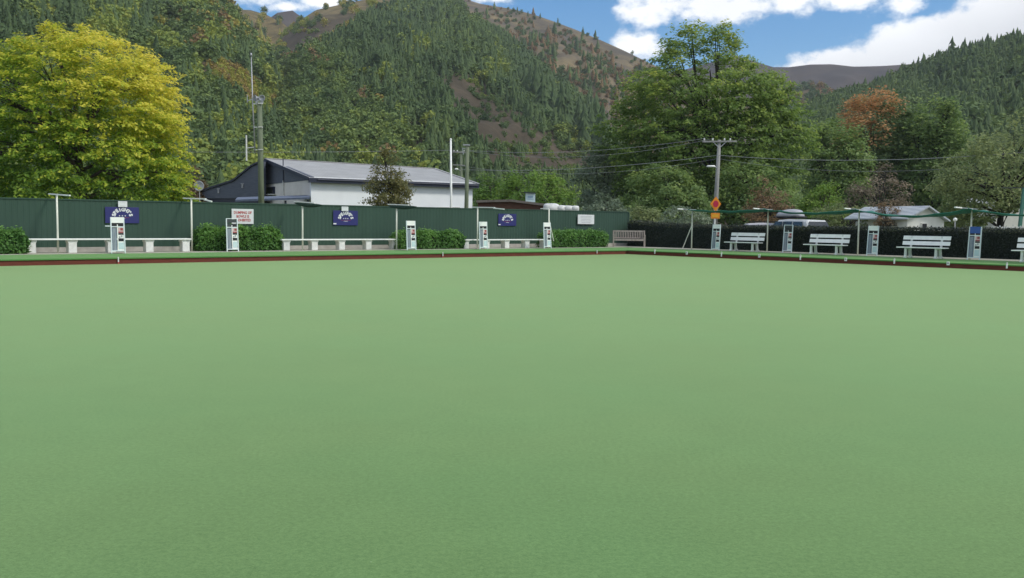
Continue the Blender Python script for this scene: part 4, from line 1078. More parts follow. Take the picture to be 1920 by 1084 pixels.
def hut():
    Y = 49.; P = at_Y(1736, 430, Y); S = Y/1700
    L = lambda px, py: (lambda p: (p[0]-P[0], 0, p[2]+.06))(at_Y(px, py, Y))
    r = thing('whitewashed_hut', 'small whitewashed hut with a blue-grey gabled roof over the hedge', 'hut', (P[0], P[1], -.06), math.radians(8))
    a, b, c, d = L(1699,408), L(1737,388), L(1757,397), L(1773,410)
    m = MB(); m.prism([(a[0],0,0), (d[0],0,0), d, c, b, (b[0]-.35,0,b[2]-.12), a], (0,4.,0)); m.build('wall', CREAMW, r)
    m = MB(); sk = -1.0
    m.slab([(a[0]-.2,-.3,a[2]-.05), (b[0],-.3,b[2]+.06), (b[0]+sk,4.6,b[2]+.06), (a[0]-.2+sk,4.6,a[2]-.05)], .08)
    m.slab([(b[0],-.3,b[2]+.06), (d[0]+.2,-.3,d[2]-.1), (d[0]+.2+sk,4.6,d[2]-.1), (b[0]+sk,4.6,b[2]+.06)], .08); m.build('roof', BLUER, r)
    q = L(1732,422); m = MB(); m.box((q[0],-.03,q[2]-.1), (.34,.06,.42)); fr = m.build('window', CREAMW, r); m = MB(); m.box((q[0],-.065,q[2]-.1), (.25,.03,.34)); m.build('pane', BLACK, fr)
hut()
def cottage():
    Y = 54.; P = at_Y(1668, 430, Y)
    L = lambda px, py: (lambda p: (p[0]-P[0], 0, p[2]+.06))(at_Y(px, py, Y))
    r = thing('low_cottage', 'low cream cottage with a pale blue-grey roof left of the whitewashed hut', 'house', (P[0], P[1], -.06))
    a, b = L(1640,415), L(1701,415)
    m = MB(); m.box(((a[0]+b[0])/2,1.5,a[2]/2), (b[0]-a[0],3.,a[2])); m.build('wall', CREAMW, r)
    m = MB(); m.prism([(a[0]-.2,-.25,a[2]+.05), (b[0]+.2,-.25,a[2]+.05), (b[0]+.2,1.6,a[2]+.24), (a[0]+.7,1.6,a[2]+.55), (a[0]-.2,1.6,a[2]+.2)], (0,1.6,.1)); m.prism([(a[0]-.2,-.25,a[2]+.05),(b[0]+.2,-.25,a[2]+.05),(b[0]+.2,1.62,a[2]+.26),(a[0]-.2,1.62,a[2]+.5)], (0,0,-.04)); m.build('roof', BLUER, r)
    m = MB(); m.box(((a[0]+b[0])/2,-.27,a[2]-.02), (b[0]-a[0]+.4,.05,.13)); m.build('fascia', FASCIA, r)
cottage()
# cream building and green steel portal at the right edge
Y = 62.; P = at_Y(1900, 430, Y); P[2] = -.06
r = thing('cream_building', 'cream walled building glimpsed between dark trunks at the right edge', 'building', P)
q0, q1 = at_Y(1868, 378, Y), at_Y(1990, 362, Y)
m = MB(); m.prism([(q0[0]-P[0],0,0), (q1[0]-P[0],0,0), (q1[0]-P[0],0,q1[2]), (q0[0]-P[0]+.5,0,q1[2]-.15), (q0[0]-P[0],0,q0[2])], (0,5,0)); m.build('wall', CREAMW, r)
m = MB(); m.bar((q0[0]-P[0]-.1,-.1,q0[2]+.05), (q0[0]-P[0]+.62,-.1,q1[2]-.05), .1, .14); m.bar((q0[0]-P[0]+.5,-.1,q1[2]), (q1[0]-P[0],-.1,q1[2]+.1), .3, .14); m.build('barge_board', WHITE, r)
m = MB(); m.box((q1[0]-P[0]-.7,-.03,1.2), (.9,.06,1.3)); fr = m.build('window', WHITE, r); m = MB(); m.box((q1[0]-P[0]-.7,-.07,1.2), (.8,.03,1.2)); m.build('pane', GLASSD, fr)
TEALP = flat('teal_green_steel', (.05,.17,.125), .5)
P = at_Y(1908, 426, 46.); r = thing('steel_frame', 'green steel frame leaning up at the right edge behind the hedge', 'frame', (P[0], P[1], -.06))
tz_ = at_Y(1917, 352, 46.)[2]+.06
m = MB(); m.bar((0,0,0), (.24,0,tz_), .14, .14); m.build('post', TEALP, r); m = MB(); m.bar((-.9,.0,tz_-.02), (2.2,.0,tz_+.04), .035, .035); m.build('top_rail', FASCIA, r); m = MB(); m.bar((2.1,0,0),(2.1,0,tz_),.14,.14); m.build('post', TEALP, r)
P = at_Y(1791, 412, 50.); r = thing('garden_lamp', 'small white globe garden lamp over the hedge beside the whitewashed hut', 'lamp', (P[0], P[1], -.06))
m = MB(); m.tube([(0,0,0),(0,0,P[2])], .035, 8); m.build('post', STEEL, r); m = MB(); m.lathe([(.03,-.1),(.09,-.06),(.11,0),(.09,.07),(.02,.11)], 12, (0,0,P[2]+.06)); m.build('globe', WHITE, r, True)

# ------------------------------------------------------------------ trees near the green
YELLOW = leafmat('yellowing_leaves', [(0,(.115,.23,.033)), (.35,(.29,.43,.045)), (.62,(.62,.62,.065)), (1,(.84,.73,.13))], .5)
LOCUST = leafmat('locust_leaves', [(0,(0.094,0.168,0.047)), (.45,(0.208,0.311,0.069)), (.8,(0.376,0.458,0.091)), (1,(0.521,0.530,0.111))], 0.5)
DARKG = leafmat('dark_green_leaves', [(0,(0.106,0.179,0.067)), (.5,(0.216,0.316,0.097)), (.85,(0.354,0.437,0.120)), (1,(0.532,0.568,0.167))], 0.48)
BRIGHT = leafmat('bright_green_leaves', [(0,(0.081,0.167,0.035)), (.5,(0.172,0.299,0.050)), (1,(0.322,0.425,0.083))], 0.45)
SILVER = leafmat('silvery_leaves', [(0,(0.126,0.174,0.114)), (.5,(0.216,0.276,0.174)), (1,(0.396,0.444,0.312))], 0.42)
OLIVE = leafmat('olive_grey_leaves', [(0,(0.144,0.191,0.081)), (.5,(0.258,0.314,0.127)), (.85,(0.394,0.430,0.172)), (1,(0.546,0.529,0.235))], 0.45)
RUST = leafmat('rusty_brown_leaves', [(0,(0.143,0.115,0.066)), (.45,(0.247,0.181,0.098)), (.8,(0.364,0.225,0.120)), (1,(0.468,0.263,0.168))], 0.4)
PURPLE = leafmat('purple_brown_leaves', [(0,(0.129,0.120,0.081)), (.5,(0.243,0.202,0.137)), (.8,(0.358,0.284,0.202)), (1,(0.458,0.389,0.247))], 0.4)
ORANGEL = leafmat('orange_topped_leaves', [(0,(.075,.135,.055)), (.45,(.15,.22,.075)), (.58,(.27,.24,.085)), (.70,(.56,.30,.13)), (1,(.74,.43,.21))], .45)
BROWNOL = leafmat('bronze_leaves', [(0,(0.108,0.126,0.052)), (.5,(0.200,0.202,0.075)), (.8,(0.286,0.252,0.085)), (1,(0.372,0.386,0.111))], 0.42)

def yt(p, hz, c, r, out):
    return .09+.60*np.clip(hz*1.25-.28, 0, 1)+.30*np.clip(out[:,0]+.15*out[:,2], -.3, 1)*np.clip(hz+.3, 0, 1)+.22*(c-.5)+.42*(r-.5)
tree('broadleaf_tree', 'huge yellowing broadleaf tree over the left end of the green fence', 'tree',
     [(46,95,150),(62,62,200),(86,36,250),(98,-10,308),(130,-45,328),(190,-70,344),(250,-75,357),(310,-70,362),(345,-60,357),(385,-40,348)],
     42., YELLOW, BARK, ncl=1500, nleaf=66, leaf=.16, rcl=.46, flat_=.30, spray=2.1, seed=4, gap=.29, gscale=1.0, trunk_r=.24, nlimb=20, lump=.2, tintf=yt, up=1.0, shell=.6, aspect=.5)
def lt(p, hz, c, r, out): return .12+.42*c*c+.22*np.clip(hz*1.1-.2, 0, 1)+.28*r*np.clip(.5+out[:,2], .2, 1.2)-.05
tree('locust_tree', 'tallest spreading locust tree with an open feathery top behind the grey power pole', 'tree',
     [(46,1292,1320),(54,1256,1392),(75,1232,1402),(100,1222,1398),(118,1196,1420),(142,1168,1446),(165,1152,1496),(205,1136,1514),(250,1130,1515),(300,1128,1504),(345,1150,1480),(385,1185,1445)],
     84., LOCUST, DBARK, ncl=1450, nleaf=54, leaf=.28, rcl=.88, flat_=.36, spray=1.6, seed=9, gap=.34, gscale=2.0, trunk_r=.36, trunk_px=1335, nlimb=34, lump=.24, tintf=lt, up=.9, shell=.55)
tree('broadleaf_tree', 'dark rounded tree filling in below the left side of the tall locust', 'tree',
     [(312,1205,1262),(330,1178,1300),(352,1160,1328),(380,1150,1345),(412,1150,1350)], 74., DARKG, DBARK, ncl=200, nleaf=52, leaf=.26, rcl=.9, seed=12, gap=.38, trunk_r=.22, tintf=lambda p,hz,c,r,o: .05+.42*c*c+.25*r+.15*hz)
tree('broadleaf_tree', 'dark rounded tree below the right side of the tall locust behind the shade posts', 'tree',
     [(300,1362,1420),(318,1335,1465),(345,1325,1490),(380,1320,1500),(412,1325,1500)], 76., DARKG, DBARK, ncl=200, nleaf=50, leaf=.26, rcl=.9, seed=13, gap=.38, trunk_r=.22, tintf=lambda p,hz,c,r,o: .04+.40*c*c+.25*r+.15*hz)
def ot(p, hz, c, r, out): return np.where(hz+.34*(c-.5)+.06*(r-.5)-.06*np.clip(p[:,0], -3.5, 6) > .80, .58+.38*r*(.5+.5*c), .08+.34*c*c+.16*r)
tree('broadleaf_tree', 'tree with an orange autumn top among dark green trees on the right', 'tree',
     [(170,1632,1660),(178,1596,1692),(190,1582,1702),(215,1572,1708),(250,1562,1712),(300,1552,1716),(350,1556,1712),(400,1560,1705)], 112., ORANGEL, DBARK, ncl=420, nleaf=50, leaf=.38, rcl=1.35, seed=15, gap=.30, trunk_r=.2, nlimb=8, tintf=ot, gscale=2.8)
tree('broadleaf_tree', 'large dark green tree to the right of the orange-topped tree', 'tree',
     [(182,1742,1768),(192,1712,1792),(215,1690,1806),(250,1682,1814),(300,1676,1815),(350,1682,1806),(400,1690,1800)], 108., DARKG, DBARK, ncl=280, nleaf=54, leaf=.40, rcl=1.45, seed=16, gap=.37, trunk_r=.35, tintf=lambda p,hz,c,r,o: .08+.45*c*c+.22*r+.22*np.clip(hz-.5,0,1)*2*r, gscale=2.8)
tree('broadleaf_tree', 'dark green tree between the tall locust and the orange-topped tree', 'tree',
     [(226,1540,1585),(240,1520,1612),(265,1508,1628),(300,1500,1636),(350,1498,1640),(400,1500,1640)], 104., DARKG, DBARK, ncl=240, nleaf=52, leaf=.38, rcl=1.35, seed=17, gap=.38, trunk_r=.32, tintf=lambda p,hz,c,r,o: .08+.48*c*c+.22*r+.12*hz, gscale=2.8)
def olt(p, hz, c, r, out): return .12+.45*c+.35*r+.12*np.clip(hz-.5, 0, 1)-.05
tree('apple_tree', 'olive grey tree with leaning dark trunks before the cream building', 'tree',
     [(212,1898,1925),(238,1858,1962),(262,1815,1990),(290,1778,2010),(325,1758,2020),(355,1756,2010),(378,1757,1990),(398,1762,1872),(424,1768,1850)], 56., OLIVE, DBARK, ncl=300, nleaf=52, leaf=.19, rcl=.72, flat_=.5, seed=18, gap=.42, gscale=1.5, trunk_r=.22, trunk_px=1878, nlimb=24, tintf=olt, shell=.45)
tree('small_tree', 'thin bronze-brown conical tree standing before the white wall of the hall', 'tree',
     [(274,722,734),(290,708,748),(312,698,756),(332,692,768),(350,684,776),(370,682,776),(388,688,768),(400,700,760)], 52., BROWNOL, DBARK, ncl=190, nleaf=44, leaf=.13, rcl=.40, seed=19, gap=.42, gscale=.8, trunk_r=.09, trunk_px=736, nlimb=24, tintf=lambda p,hz,c,r,o: .1+.5*c+.35*r, shell=.25, lump=.3)
tree('leafy_shrub', 'bright green spreading tree right of the hall behind the brown shed', 'tree',
     [(320,975,1012),(330,945,1050),(345,925,1075),(365,915,1088),(392,915,1090),(420,920,1085)], 74., BRIGHT, BARK, ncl=190, nleaf=50, leaf=.24, rcl=.8, seed=20, gap=.38, trunk_r=.15, tintf=lambda p,hz,c,r,o: .08+.45*c*c+.3*r+.22*hz)
tree('leafy_shrub', 'smaller green tree tucked against the right corner of the hall', 'tree',
     [(322,902,930),(340,890,950),(362,886,962),(392,886,965),(420,888,960)], 82., BRIGHT, BARK, ncl=90, nleaf=46, leaf=.26, rcl=.8, seed=31, gap=.38, trunk_r=.14, tintf=lambda p,hz,c,r,o: .0+.35*c*c+.28*r+.08*hz)
tree('willow_tree', 'silvery grey-green tree between the bright green tree and the tall locust', 'tree',
     [(266,1118,1142),(285,1098,1166),(310,1082,1182),(345,1074,1190),(385,1078,1188),(420,1080,1185)], 86., SILVER, BARK, ncl=190, nleaf=50, leaf=.27, rcl=.95, seed=21, gap=.40, trunk_r=.2, tintf=lambda p,hz,c,r,o: .08+.42*c*c+.32*r+.12*hz)
tree('willow_tree', 'dull grey-green bush behind the corner of the green fence', 'tree',
     [(362,1110,1142),(376,1090,1168),(395,1082,1186),(425,1082,1190)], 66., SILVER, BARK, ncl=90, nleaf=46, leaf=.2, rcl=.6, seed=22, gap=.38, trunk_r=.1, tintf=lambda p,hz,c,r,o: .05+.3*c*c+.3*r)
tree('garden_shrub', 'sprawling reddish-brown twiggy shrub above the first slatted bench', 'shrub',
     [(328,1432,1450),(345,1412,1470),(365,1398,1488),(385,1388,1494),(425,1385,1496)], 62., RUST, DBARK, ncl=130, nleaf=34, leaf=.15, rcl=.55, seed=23, gap=.43, gscale=1.1, trunk_r=.07, nlimb=40, tintf=lambda p,hz,c,r,o: .05+.5*c+.4*r, shell=.35)
tree('garden_shrub', 'bright lime green shrub behind the roof box of the parked car', 'shrub',
     [(340,1546,1562),(350,1532,1576),(365,1508,1588),(385,1494,1594),(425,1492,1598)], 60., BRIGHT, BARK, ncl=130, nleaf=44, leaf=.16, rcl=.5, seed=24, gap=.38, trunk_r=.08, tintf=lambda p,hz,c,r,o: .15+.4*c+.35*r+.15*hz)
tree('small_tree', 'purple-brown thin-leaved tree behind the low cream cottage', 'tree',
     [(308,1650,1672),(322,1618,1690),(340,1590,1704),(362,1580,1712),(390,1578,1712),(425,1590,1700)], 66., PURPLE, DBARK, ncl=150, nleaf=36, leaf=.16, rcl=.65, seed=25, gap=.46, gscale=1.1, trunk_r=.1, nlimb=50, tintf=lambda p,hz,c,r,o: .02+.5*c+.45*r, shell=.35)
tree('garden_shrub', 'olive scrub above the hedge between the lime shrub and the cottage', 'shrub',
     [(378,1545,1600),(390,1525,1640),(428,1520,1655)], 55., OLIVE, DBARK, ncl=90, nleaf=40, leaf=.13, rcl=.42, seed=26, gap=.40, trunk_r=.06, tintf=lambda p,hz,c,r,o: .0+.4*c+.4*r)
tree('garden_shrub', 'pale variegated shrub behind the hedge beside the braced shade post', 'shrub',
     [(388,1262,1300),(398,1242,1325),(425,1232,1340)], 56., SILVER, BARK, ncl=80, nleaf=44, leaf=.12, rcl=.4, seed=27, gap=.38, trunk_r=.05, tintf=lambda p,hz,c,r,o: .15+.4*c+.5*r*r)
tree('garden_shrub', 'olive bush rising over the hedge at the far corner of the green', 'shrub',
     [(388,1188,1225),(398,1178,1245),(425,1175,1255)], 58., OLIVE, BARK, ncl=80, nleaf=40, leaf=.13, rcl=.42, seed=28, gap=.38, trunk_r=.05, tintf=lambda p,hz,c,r,o: .1+.35*c+.35*r)
tree('garden_shrub', 'dark green bush over the hedge right of the whitewashed hut', 'shrub',
     [(372,1775,1800),(388,1766,1830),(428,1764,1850)], 59., DARKG, DBARK, ncl=80, nleaf=40, leaf=.14, rcl=.45, seed=29, gap=.38, trunk_r=.05, tintf=lambda p,hz,c,r,o: .1+.4*c+.3*r)
tree('garden_shrub', 'reddish bush beside the satellite dish at the left of the slate wing', 'shrub',
     [(312,358,368),(330,350,382),(350,346,392),(380,345,396)], 70., RUST, DBARK, ncl=60, nleaf=40, leaf=.2, rcl=.5, seed=30, gap=.38, trunk_r=.06, tintf=lambda p,hz,c,r,o: .0+.35*c+.35*r)
FLOW = leafmat('white_petals', [(0,(.5,.51,.47)), (1,(.72,.72,.68))], .2)
def flowers():
    P0 = at_Y(1895, 428, 43.5); rg = np.random.default_rng(5); n = 520
    r = thing('flowering_shrub', 'row of white blossom along the top of the hedge at the right edge', 'shrub', (P0[0], P0[1], -.06))
    P = np.stack([(rg.random(n)-.33)*2.6, rg.normal(size=n)*.14, P0[2]+.02+rg.normal(size=n)*.055+.05*np.sin(np.arange(n))], 1)
    v, f = leaf_quads(P, rand_dir(n, rg)+np.array([0,-.5,.5]), .05+.05*rg.random(n), rg, .9); np_mesh('blossom', v, f, FLOW, r, rg.random(n))
    n = 1400; P = np.stack([(rg.random(n)-.33)*2.7, rg.normal(size=n)*.2, .1+rg.random(n)*(P0[2]-.05)], 1)
    v, f = leaf_quads(P, rand_dir(n, rg)+np.array([0,-.3,.5]), .09+.07*rg.random(n), rg, .55); np_mesh('foliage', v, f, DARKG, r, rg.random(n)*.7)
tree('garden_shrub', 'twiggy brown shrub in front of the low cream cottage', 'shrub',
     [(380,1650,1675),(392,1638,1694),(408,1634,1700),(426,1636,1698)], 50., RUST, DBARK, ncl=46, nleaf=30, leaf=.11, rcl=.34, seed=33, gap=.44, gscale=.8, trunk_r=.05, nlimb=26, tintf=lambda p,hz,c,r,o: .05+.4*c+.35*r, shell=.3)
flowers()

# ------------------------------------------------------------------ hills
def hillmat(name, stops, s1=.01, s2=.06, bump=.6, high=None):
    m = bpy.data.materials.new(name); m.use_nodes = True; t = m.node_tree; b = t.nodes['Principled BSDF']; b.inputs['Roughness'].default_value = .95; b.inputs['Specular IOR Level'].default_value = .1
    tcn = t.nodes.new('ShaderNodeTexCoord'); outs = []
    for sc_, det in ((s1, 4), (s2, 8)):
        n = t.nodes.new('ShaderNodeTexNoise'); n.inputs['Scale'].default_value = sc_; n.inputs['Detail'].default_value = det; n.inputs['Roughness'].default_value = .62
        t.links.new(tcn.outputs['Object'], n.inputs['Vector']); outs.append(n.outputs['Fac'])
    ad = t.nodes.new('ShaderNodeMath'); ad.operation = 'MULTIPLY_ADD'; t.links.new(outs[0], ad.inputs[0]); ad.inputs[1].default_value = .45
    mu = t.nodes.new('ShaderNodeMath'); mu.operation = 'MULTIPLY'; t.links.new(outs[1], mu.inputs[0]); mu.inputs[1].default_value = .55; t.links.new(mu.outputs[0], ad.inputs[2])
    r = ramp(t, stops); t.links.new(ad.outputs[0], r.inputs[0]); t.links.new(r.outputs[0], b.inputs['Base Color'])
    if high:
        z0, z1, hst = high; ge = t.nodes.new('ShaderNodeNewGeometry'); sp = t.nodes.new('ShaderNodeSeparateXYZ'); t.links.new(ge.outputs['Position'], sp.inputs[0])
        mr_ = t.nodes.new('ShaderNodeMapRange'); t.links.new(sp.outputs[2], mr_.inputs[0]); mr_.inputs[1].default_value = z0; mr_.inputs[2].default_value = z1
        r2 = ramp(t, hst); t.links.new(outs[1], r2.inputs[0]); mm = t.nodes.new('ShaderNodeMix'); mm.data_type = 'RGBA'
        t.links.new(mr_.outputs[0], mm.inputs[0]); t.links.new(r.outputs[0], mm.inputs[6]); t.links.new(r2.outputs[0], mm.inputs[7]); t.links.new(mm.outputs[2], b.inputs['Base Color'])
    bp = t.nodes.new('ShaderNodeBump'); bp.inputs['Strength'].default_value = bump; bp.inputs['Distance'].default_value = 2.
    t.links.new(outs[1], bp.inputs['Height']); t.links.new(bp.outputs[0], b.inputs['Normal']); return m
class Hill:
    """slope whose crest passes through real points seen along the skyline list (column,row,crest distance)"""
    def __init__(s, name, sky, r0, m, amp=12., seed=1, p=1.05, foot=-1.5):
        sky = sorted(sky); s.x = np.array([q[0] for q in sky], float); s.y = np.array([q[1] for q in sky], float); s.r = np.array([q[2] for q in sky], float)
        s.r0, s.amp, s.seed, s.p, s.foot, s.name = r0, amp, seed, p, foot, name
        nx, ntt = 220, 70
        gx, gt = np.meshgrid(np.linspace(s.x[0], s.x[-1], nx), np.concatenate([np.linspace(0, 1, 56), np.linspace(1.04, 1.6, ntt-56)]), indexing='ij')
        P = s.at(gx.ravel(), gt.ravel())
        i, j = np.meshgrid(np.arange(nx-1), np.arange(ntt-1), indexing='ij'); i = i.ravel(); j = j.ravel()
        f = np.stack([i*ntt+j, (i+1)*ntt+j, (i+1)*ntt+j+1, i*ntt+j+1], 1)
        o = np_mesh(name, P, f, m, None, None, True); struct(o)
    def at(s, px, t):
        r1 = np.interp(px, s.x, s.r); py = np.interp(px, s.x, s.y)
        d = np.stack([(px-960)/F_PX, -(py-542)/F_PX, -np.ones_like(px)], 1) @ RC.T
        hz = np.hypot(d[:,0], d[:,1]); el = d[:,2]/hz; az = d[:,:2]/hz[:,None]
        zc = EYE+el*r1
        r0 = np.minimum(s.r0, r1*.7); r = r0+(r1-r0)*t
        z = np.where(t <= 1, zc*np.maximum(t, 0)**s.p, zc*(1-1.1*(t-1)**1.3))
        env = 4*np.clip(t, 0, 1)*(1-np.clip(t, 0, 1))
        g = np.abs(fbm(px/150., r/260., None, s.seed, 4)-.5)*2; e2 = fbm(px/45., r/90., None, s.seed+9, 3)-.5
        z = z+s.amp*env*(g*1.4-.5+e2*.6)+s.foot*(1-np.clip(t*6, 0, 1))+np.where(t > .97, 0, 0)
        r = r+env*s.amp*2.*(fbm(px/90., t*3., None, s.seed+4, 3)-.5)
        return np.stack([az[:,0]*r, az[:,1]*r, z], 1)
FLOOR = hillmat('forest_floor', [(.3,(.035,.034,.022)), (.5,(.075,.060,.040)), (.7,(.145,.115,.075))])
GOLDST = [(.3,(.085,.075,.045)), (.5,(.17,.135,.065)), (.68,(.28,.215,.095))]
FLOOR_M = hillmat('forest_floor', [(.3,(.035,.034,.022)), (.5,(.075,.060,.040)), (.7,(.145,.115,.075))], high=(150, 185, GOLDST))
FLOOR_L = hillmat('forest_floor', [(.3,(.035,.034,.022)), (.5,(.075,.060,.040)), (.7,(.145,.115,.075))], high=(70, 110, GOLDST))
TUSS = hillmat('brown_tussock', [(.34,(.060,.056,.050)), (.46,(.115,.096,.070)), (.58,(.19,.15,.082)), (.7,(.28,.21,.10))], .012, .05, .9)
GOLD = hillmat('golden_tussock', [(.3,(.06,.055,.03)), (.5,(.14,.11,.05)), (.7,(.24,.18,.07))], .03, .12)
FAR = hillmat('bare_far_hill', [(.3,(.045,.040,.042)), (.5,(.068,.058,.056)), (.7,(.10,.082,.070))], .003, .012, .8)
SCRUBH = hillmat('scrubby_hill', [(.3,(.025,.030,.020)), (.5,(.055,.050,.033)), (.7,(.10,.075,.045))], .012, .06)
h_far = Hill('hill_far_right', [(1120,180,1500),(1250,140,1500),(1380,104,1500),(1420,117,1500),(1450,126,1470),(1480,126,1500),(1520,121,1500),(1560,120.5,1500),(1600,125,1470),(1650,124,1500),(1700,121,1500),(1760,114,1500),(1900,100,1500),(2200,80,1500)], 620, FAR, 28, 3)
h_mid = Hill('hill_mid_right', [(1330,235,950),(1430,185,980),(1480,166,980),(1530,161,980),(1556,172,960),(1600,196,950),(1700,240,930)], 500, TUSS, 18, 5)
h_peak = Hill('hill_far_peak', [(440,70,1330),(500,38,1330),(520,24,1330),(540,21,1330),(549,20,1330),(558,27,1330),(575,36,1330),(640,80,960)], 700, FAR, 14, 6)
h_gold = Hill('hill_golden_ridge', [(300,-20,1000),(400,6,1000),(428,17,1000),(470,19,1000),(500,28,1000),(530,43,950),(565,75,900),(620,140,800)], 400, GOLD, 14, 7)
h_brown = Hill('hill_brown_ridge', [(700,-60,1150),(780,-34,1150),(850,-8,1120),(900,7,1100),(960,17,1080),(1000,27,1060),(1040,41,1040),(1080,56,1020),(1130,77,1000),(1170,95,980),(1205,112,960),(1260,138,930),(1340,172,900),(1460,225,820),(1560,270,760)], 420, TUSS, 22, 8)
h_left = Hill('hill_left', [(-700,-330,560),(-400,-280,560),(-100,-215,560),(60,-165,560),(160,-120,560),(260,-70,545),(340,-35,530),(400,3,510),(428,24,500),(462,72,480),(500,125,450),(535,180,420),(580,232,390),(640,284,350),(700,318,320),(780,350,300)], 130, FLOOR_L, 11, 9)
h_main = Hill('hill_main', [(380,250,780),(440,190,800),(500,110,830),(535,62,850),(560,40,860),(592,19,860),(650,6,860),(700,-4,850),(760,-8,840),(820,2,820),(870,22,780),(920,62,740),(960,98,700),(1000,132,660),(1040,166,620),(1080,194,580),(1115,216,540),(1140,262,500),(1180,300,460),(1260,345,420),(1400,380,380)], 150, FLOOR_M, 14, 10)
h_right = Hill('hill_right', [(1380,330,420),(1440,268,460),(1490,226,520),(1530,204,560),(1570,190,580),(1630,176,600),(1690,150,610),(1750,126,610),(1800,109,600),(1850,99,590),(1900,86,580),(1960,70,570),(2060,50,560),(2300,20,560),(2500,0,560)], 190, FLOOR, 11, 11)

# ------------------------------------------------------------------ hillside woods
FOREST = leafmat('hillside_foliage', [(0,(0.068,0.115,0.051)), (.20,(0.112,0.172,0.065)), (.38,(0.161,0.227,0.068)), (.55,(0.242,0.307,0.068)), (.68,(0.375,0.397,0.075)), (.80,(0.393,0.307,0.086)), (.90,(0.242,0.170,0.086)), (1,(0.322,0.193,0.094))], 0.3, .8)
def tmpl_conifer(rg):
    vs = []; fs = []; tiers = 8; n = 9
    for k in range(tiers):
        z0 = .10+.80*k/tiers; z1 = z0+.30*(1-.35*k/tiers); R_ = .19*(1-.85*(k/tiers)**1.25)*(.9+.3*rg.random()); b = len(vs)
        ph = rg.random()*6; top = min(z1, 1.)
        for j in range(n*2):
            a = ph+math.pi*j/n; q = R_*(1.0+.25*rg.normal() if j % 2 == 0 else .50); vs.append((q*math.cos(a), q*math.sin(a), z0-(.035 if j % 2 == 0 else -.03)+.02*rg.normal()))
        vs.append((.01*rg.normal(), .01*rg.normal(), top))
        for j in range(n*2): fs.append((b+j, b+(j+1) % (n*2), b+2*n))
    return np.array(vs), np.array(fs)
def tmpl_broad(rg, n=175):
    P = rand_dir(n, rg)*(rg.random((n,1))**.35)*np.array([.38,.38,.42]); lob = rand_dir(5, rg)*np.array([.16,.16,.2])
    P = P*.8+lob[rg.integers(0, 5, n)]; P[:,2] += .52
    Nn = rand_dir(n, rg)*.7+(P-np.array([0,0,.45]))*1.6
    v, f = leaf_quads(P, Nn, .10+.10*rg.random(n), rg, .8); return v, f
rg_t = np.random.default_rng(77)
CON = [tmpl_conifer(rg_t) for _ in range(6)]; BRO = [tmpl_broad(rg_t) for _ in range(6)]
def plant_mass(hill, name, label, n, rule, seed, xr, tlo=.0, thi=1.0, tp=.85):
    """rule(px,py,rg)->(keep, conifer?, tint, height)"""
    rg = np.random.default_rng(seed)
    px = xr[0]+(xr[1]-xr[0])*rg.random(n); t = tlo+(thi-tlo)*rg.random(n)**tp
    P = hill.at(px, t); sx, sy = proj(P)
    keep, con, tint, H = rule(sx, sy, P, rg)
    keep &= (sx > -80) & (sx < 2000) & (sy > -70)
    P, con, tint, H = P[keep], con[keep], tint[keep], H[keep]
    P = P-np.array([0,0,.6])
    allv = {3:[], 4:[]}; allf = {3:[], 4:[]}; allt = {3:[], 4:[]}; off = {3:0, 4:0}
    for k in range(len(P)):
        tm, c = (CON[rg.integers(6)], 3) if con[k] else (BRO[rg.integers(6)], 4)
        v, f = tm; a = rg.random()*6.283; ca, sa = math.cos(a), math.sin(a); w = H[k]*(.9+.35*rg.random())
        q = np.empty_like(v); q[:,0] = (v[:,0]*ca-v[:,1]*sa)*w; q[:,1] = (v[:,0]*sa+v[:,1]*ca)*w; q[:,2] = v[:,2]*H[k]; q += P[k]
        allv[c].append(q); allf[c].append(f+off[c]); off[c] += len(v); allt[c].append(np.clip(tint[k]+.035*rg.normal(size=len(f)), 0, 1))
    out = []
    v = []; f = []; tt = []
    # one object: conifer triangles are kept as degenerate-free quads by splitting the leaf quads into triangles
    base = 0
    if allv[3]: v.append(np.concatenate(allv[3])); f.append(np.concatenate(allf[3])); tt.append(np.concatenate(allt[3])); base = len(v[0])
    if allv[4]:
        q = np.concatenate(allf[4])+base; v.append(np.concatenate(allv[4])); f.append(np.concatenate([q[:,[0,1,2]], q[:,[0,2,3]]])); t4 = np.concatenate(allt[4]); tt.append(np.concatenate([t4, t4]))
    o = np_mesh(name, np.concatenate(v), np.concatenate(f), FOREST, None, np.concatenate(tt))
    tag(o, label, 'woodland', None, 'stuff'); print(name, len(P), 'trees', len(o.data.polygons), 'faces')
    return o
def nz2(x, y, s, sd, o=3): return fbm(x/s, y/s, None, sd, o)
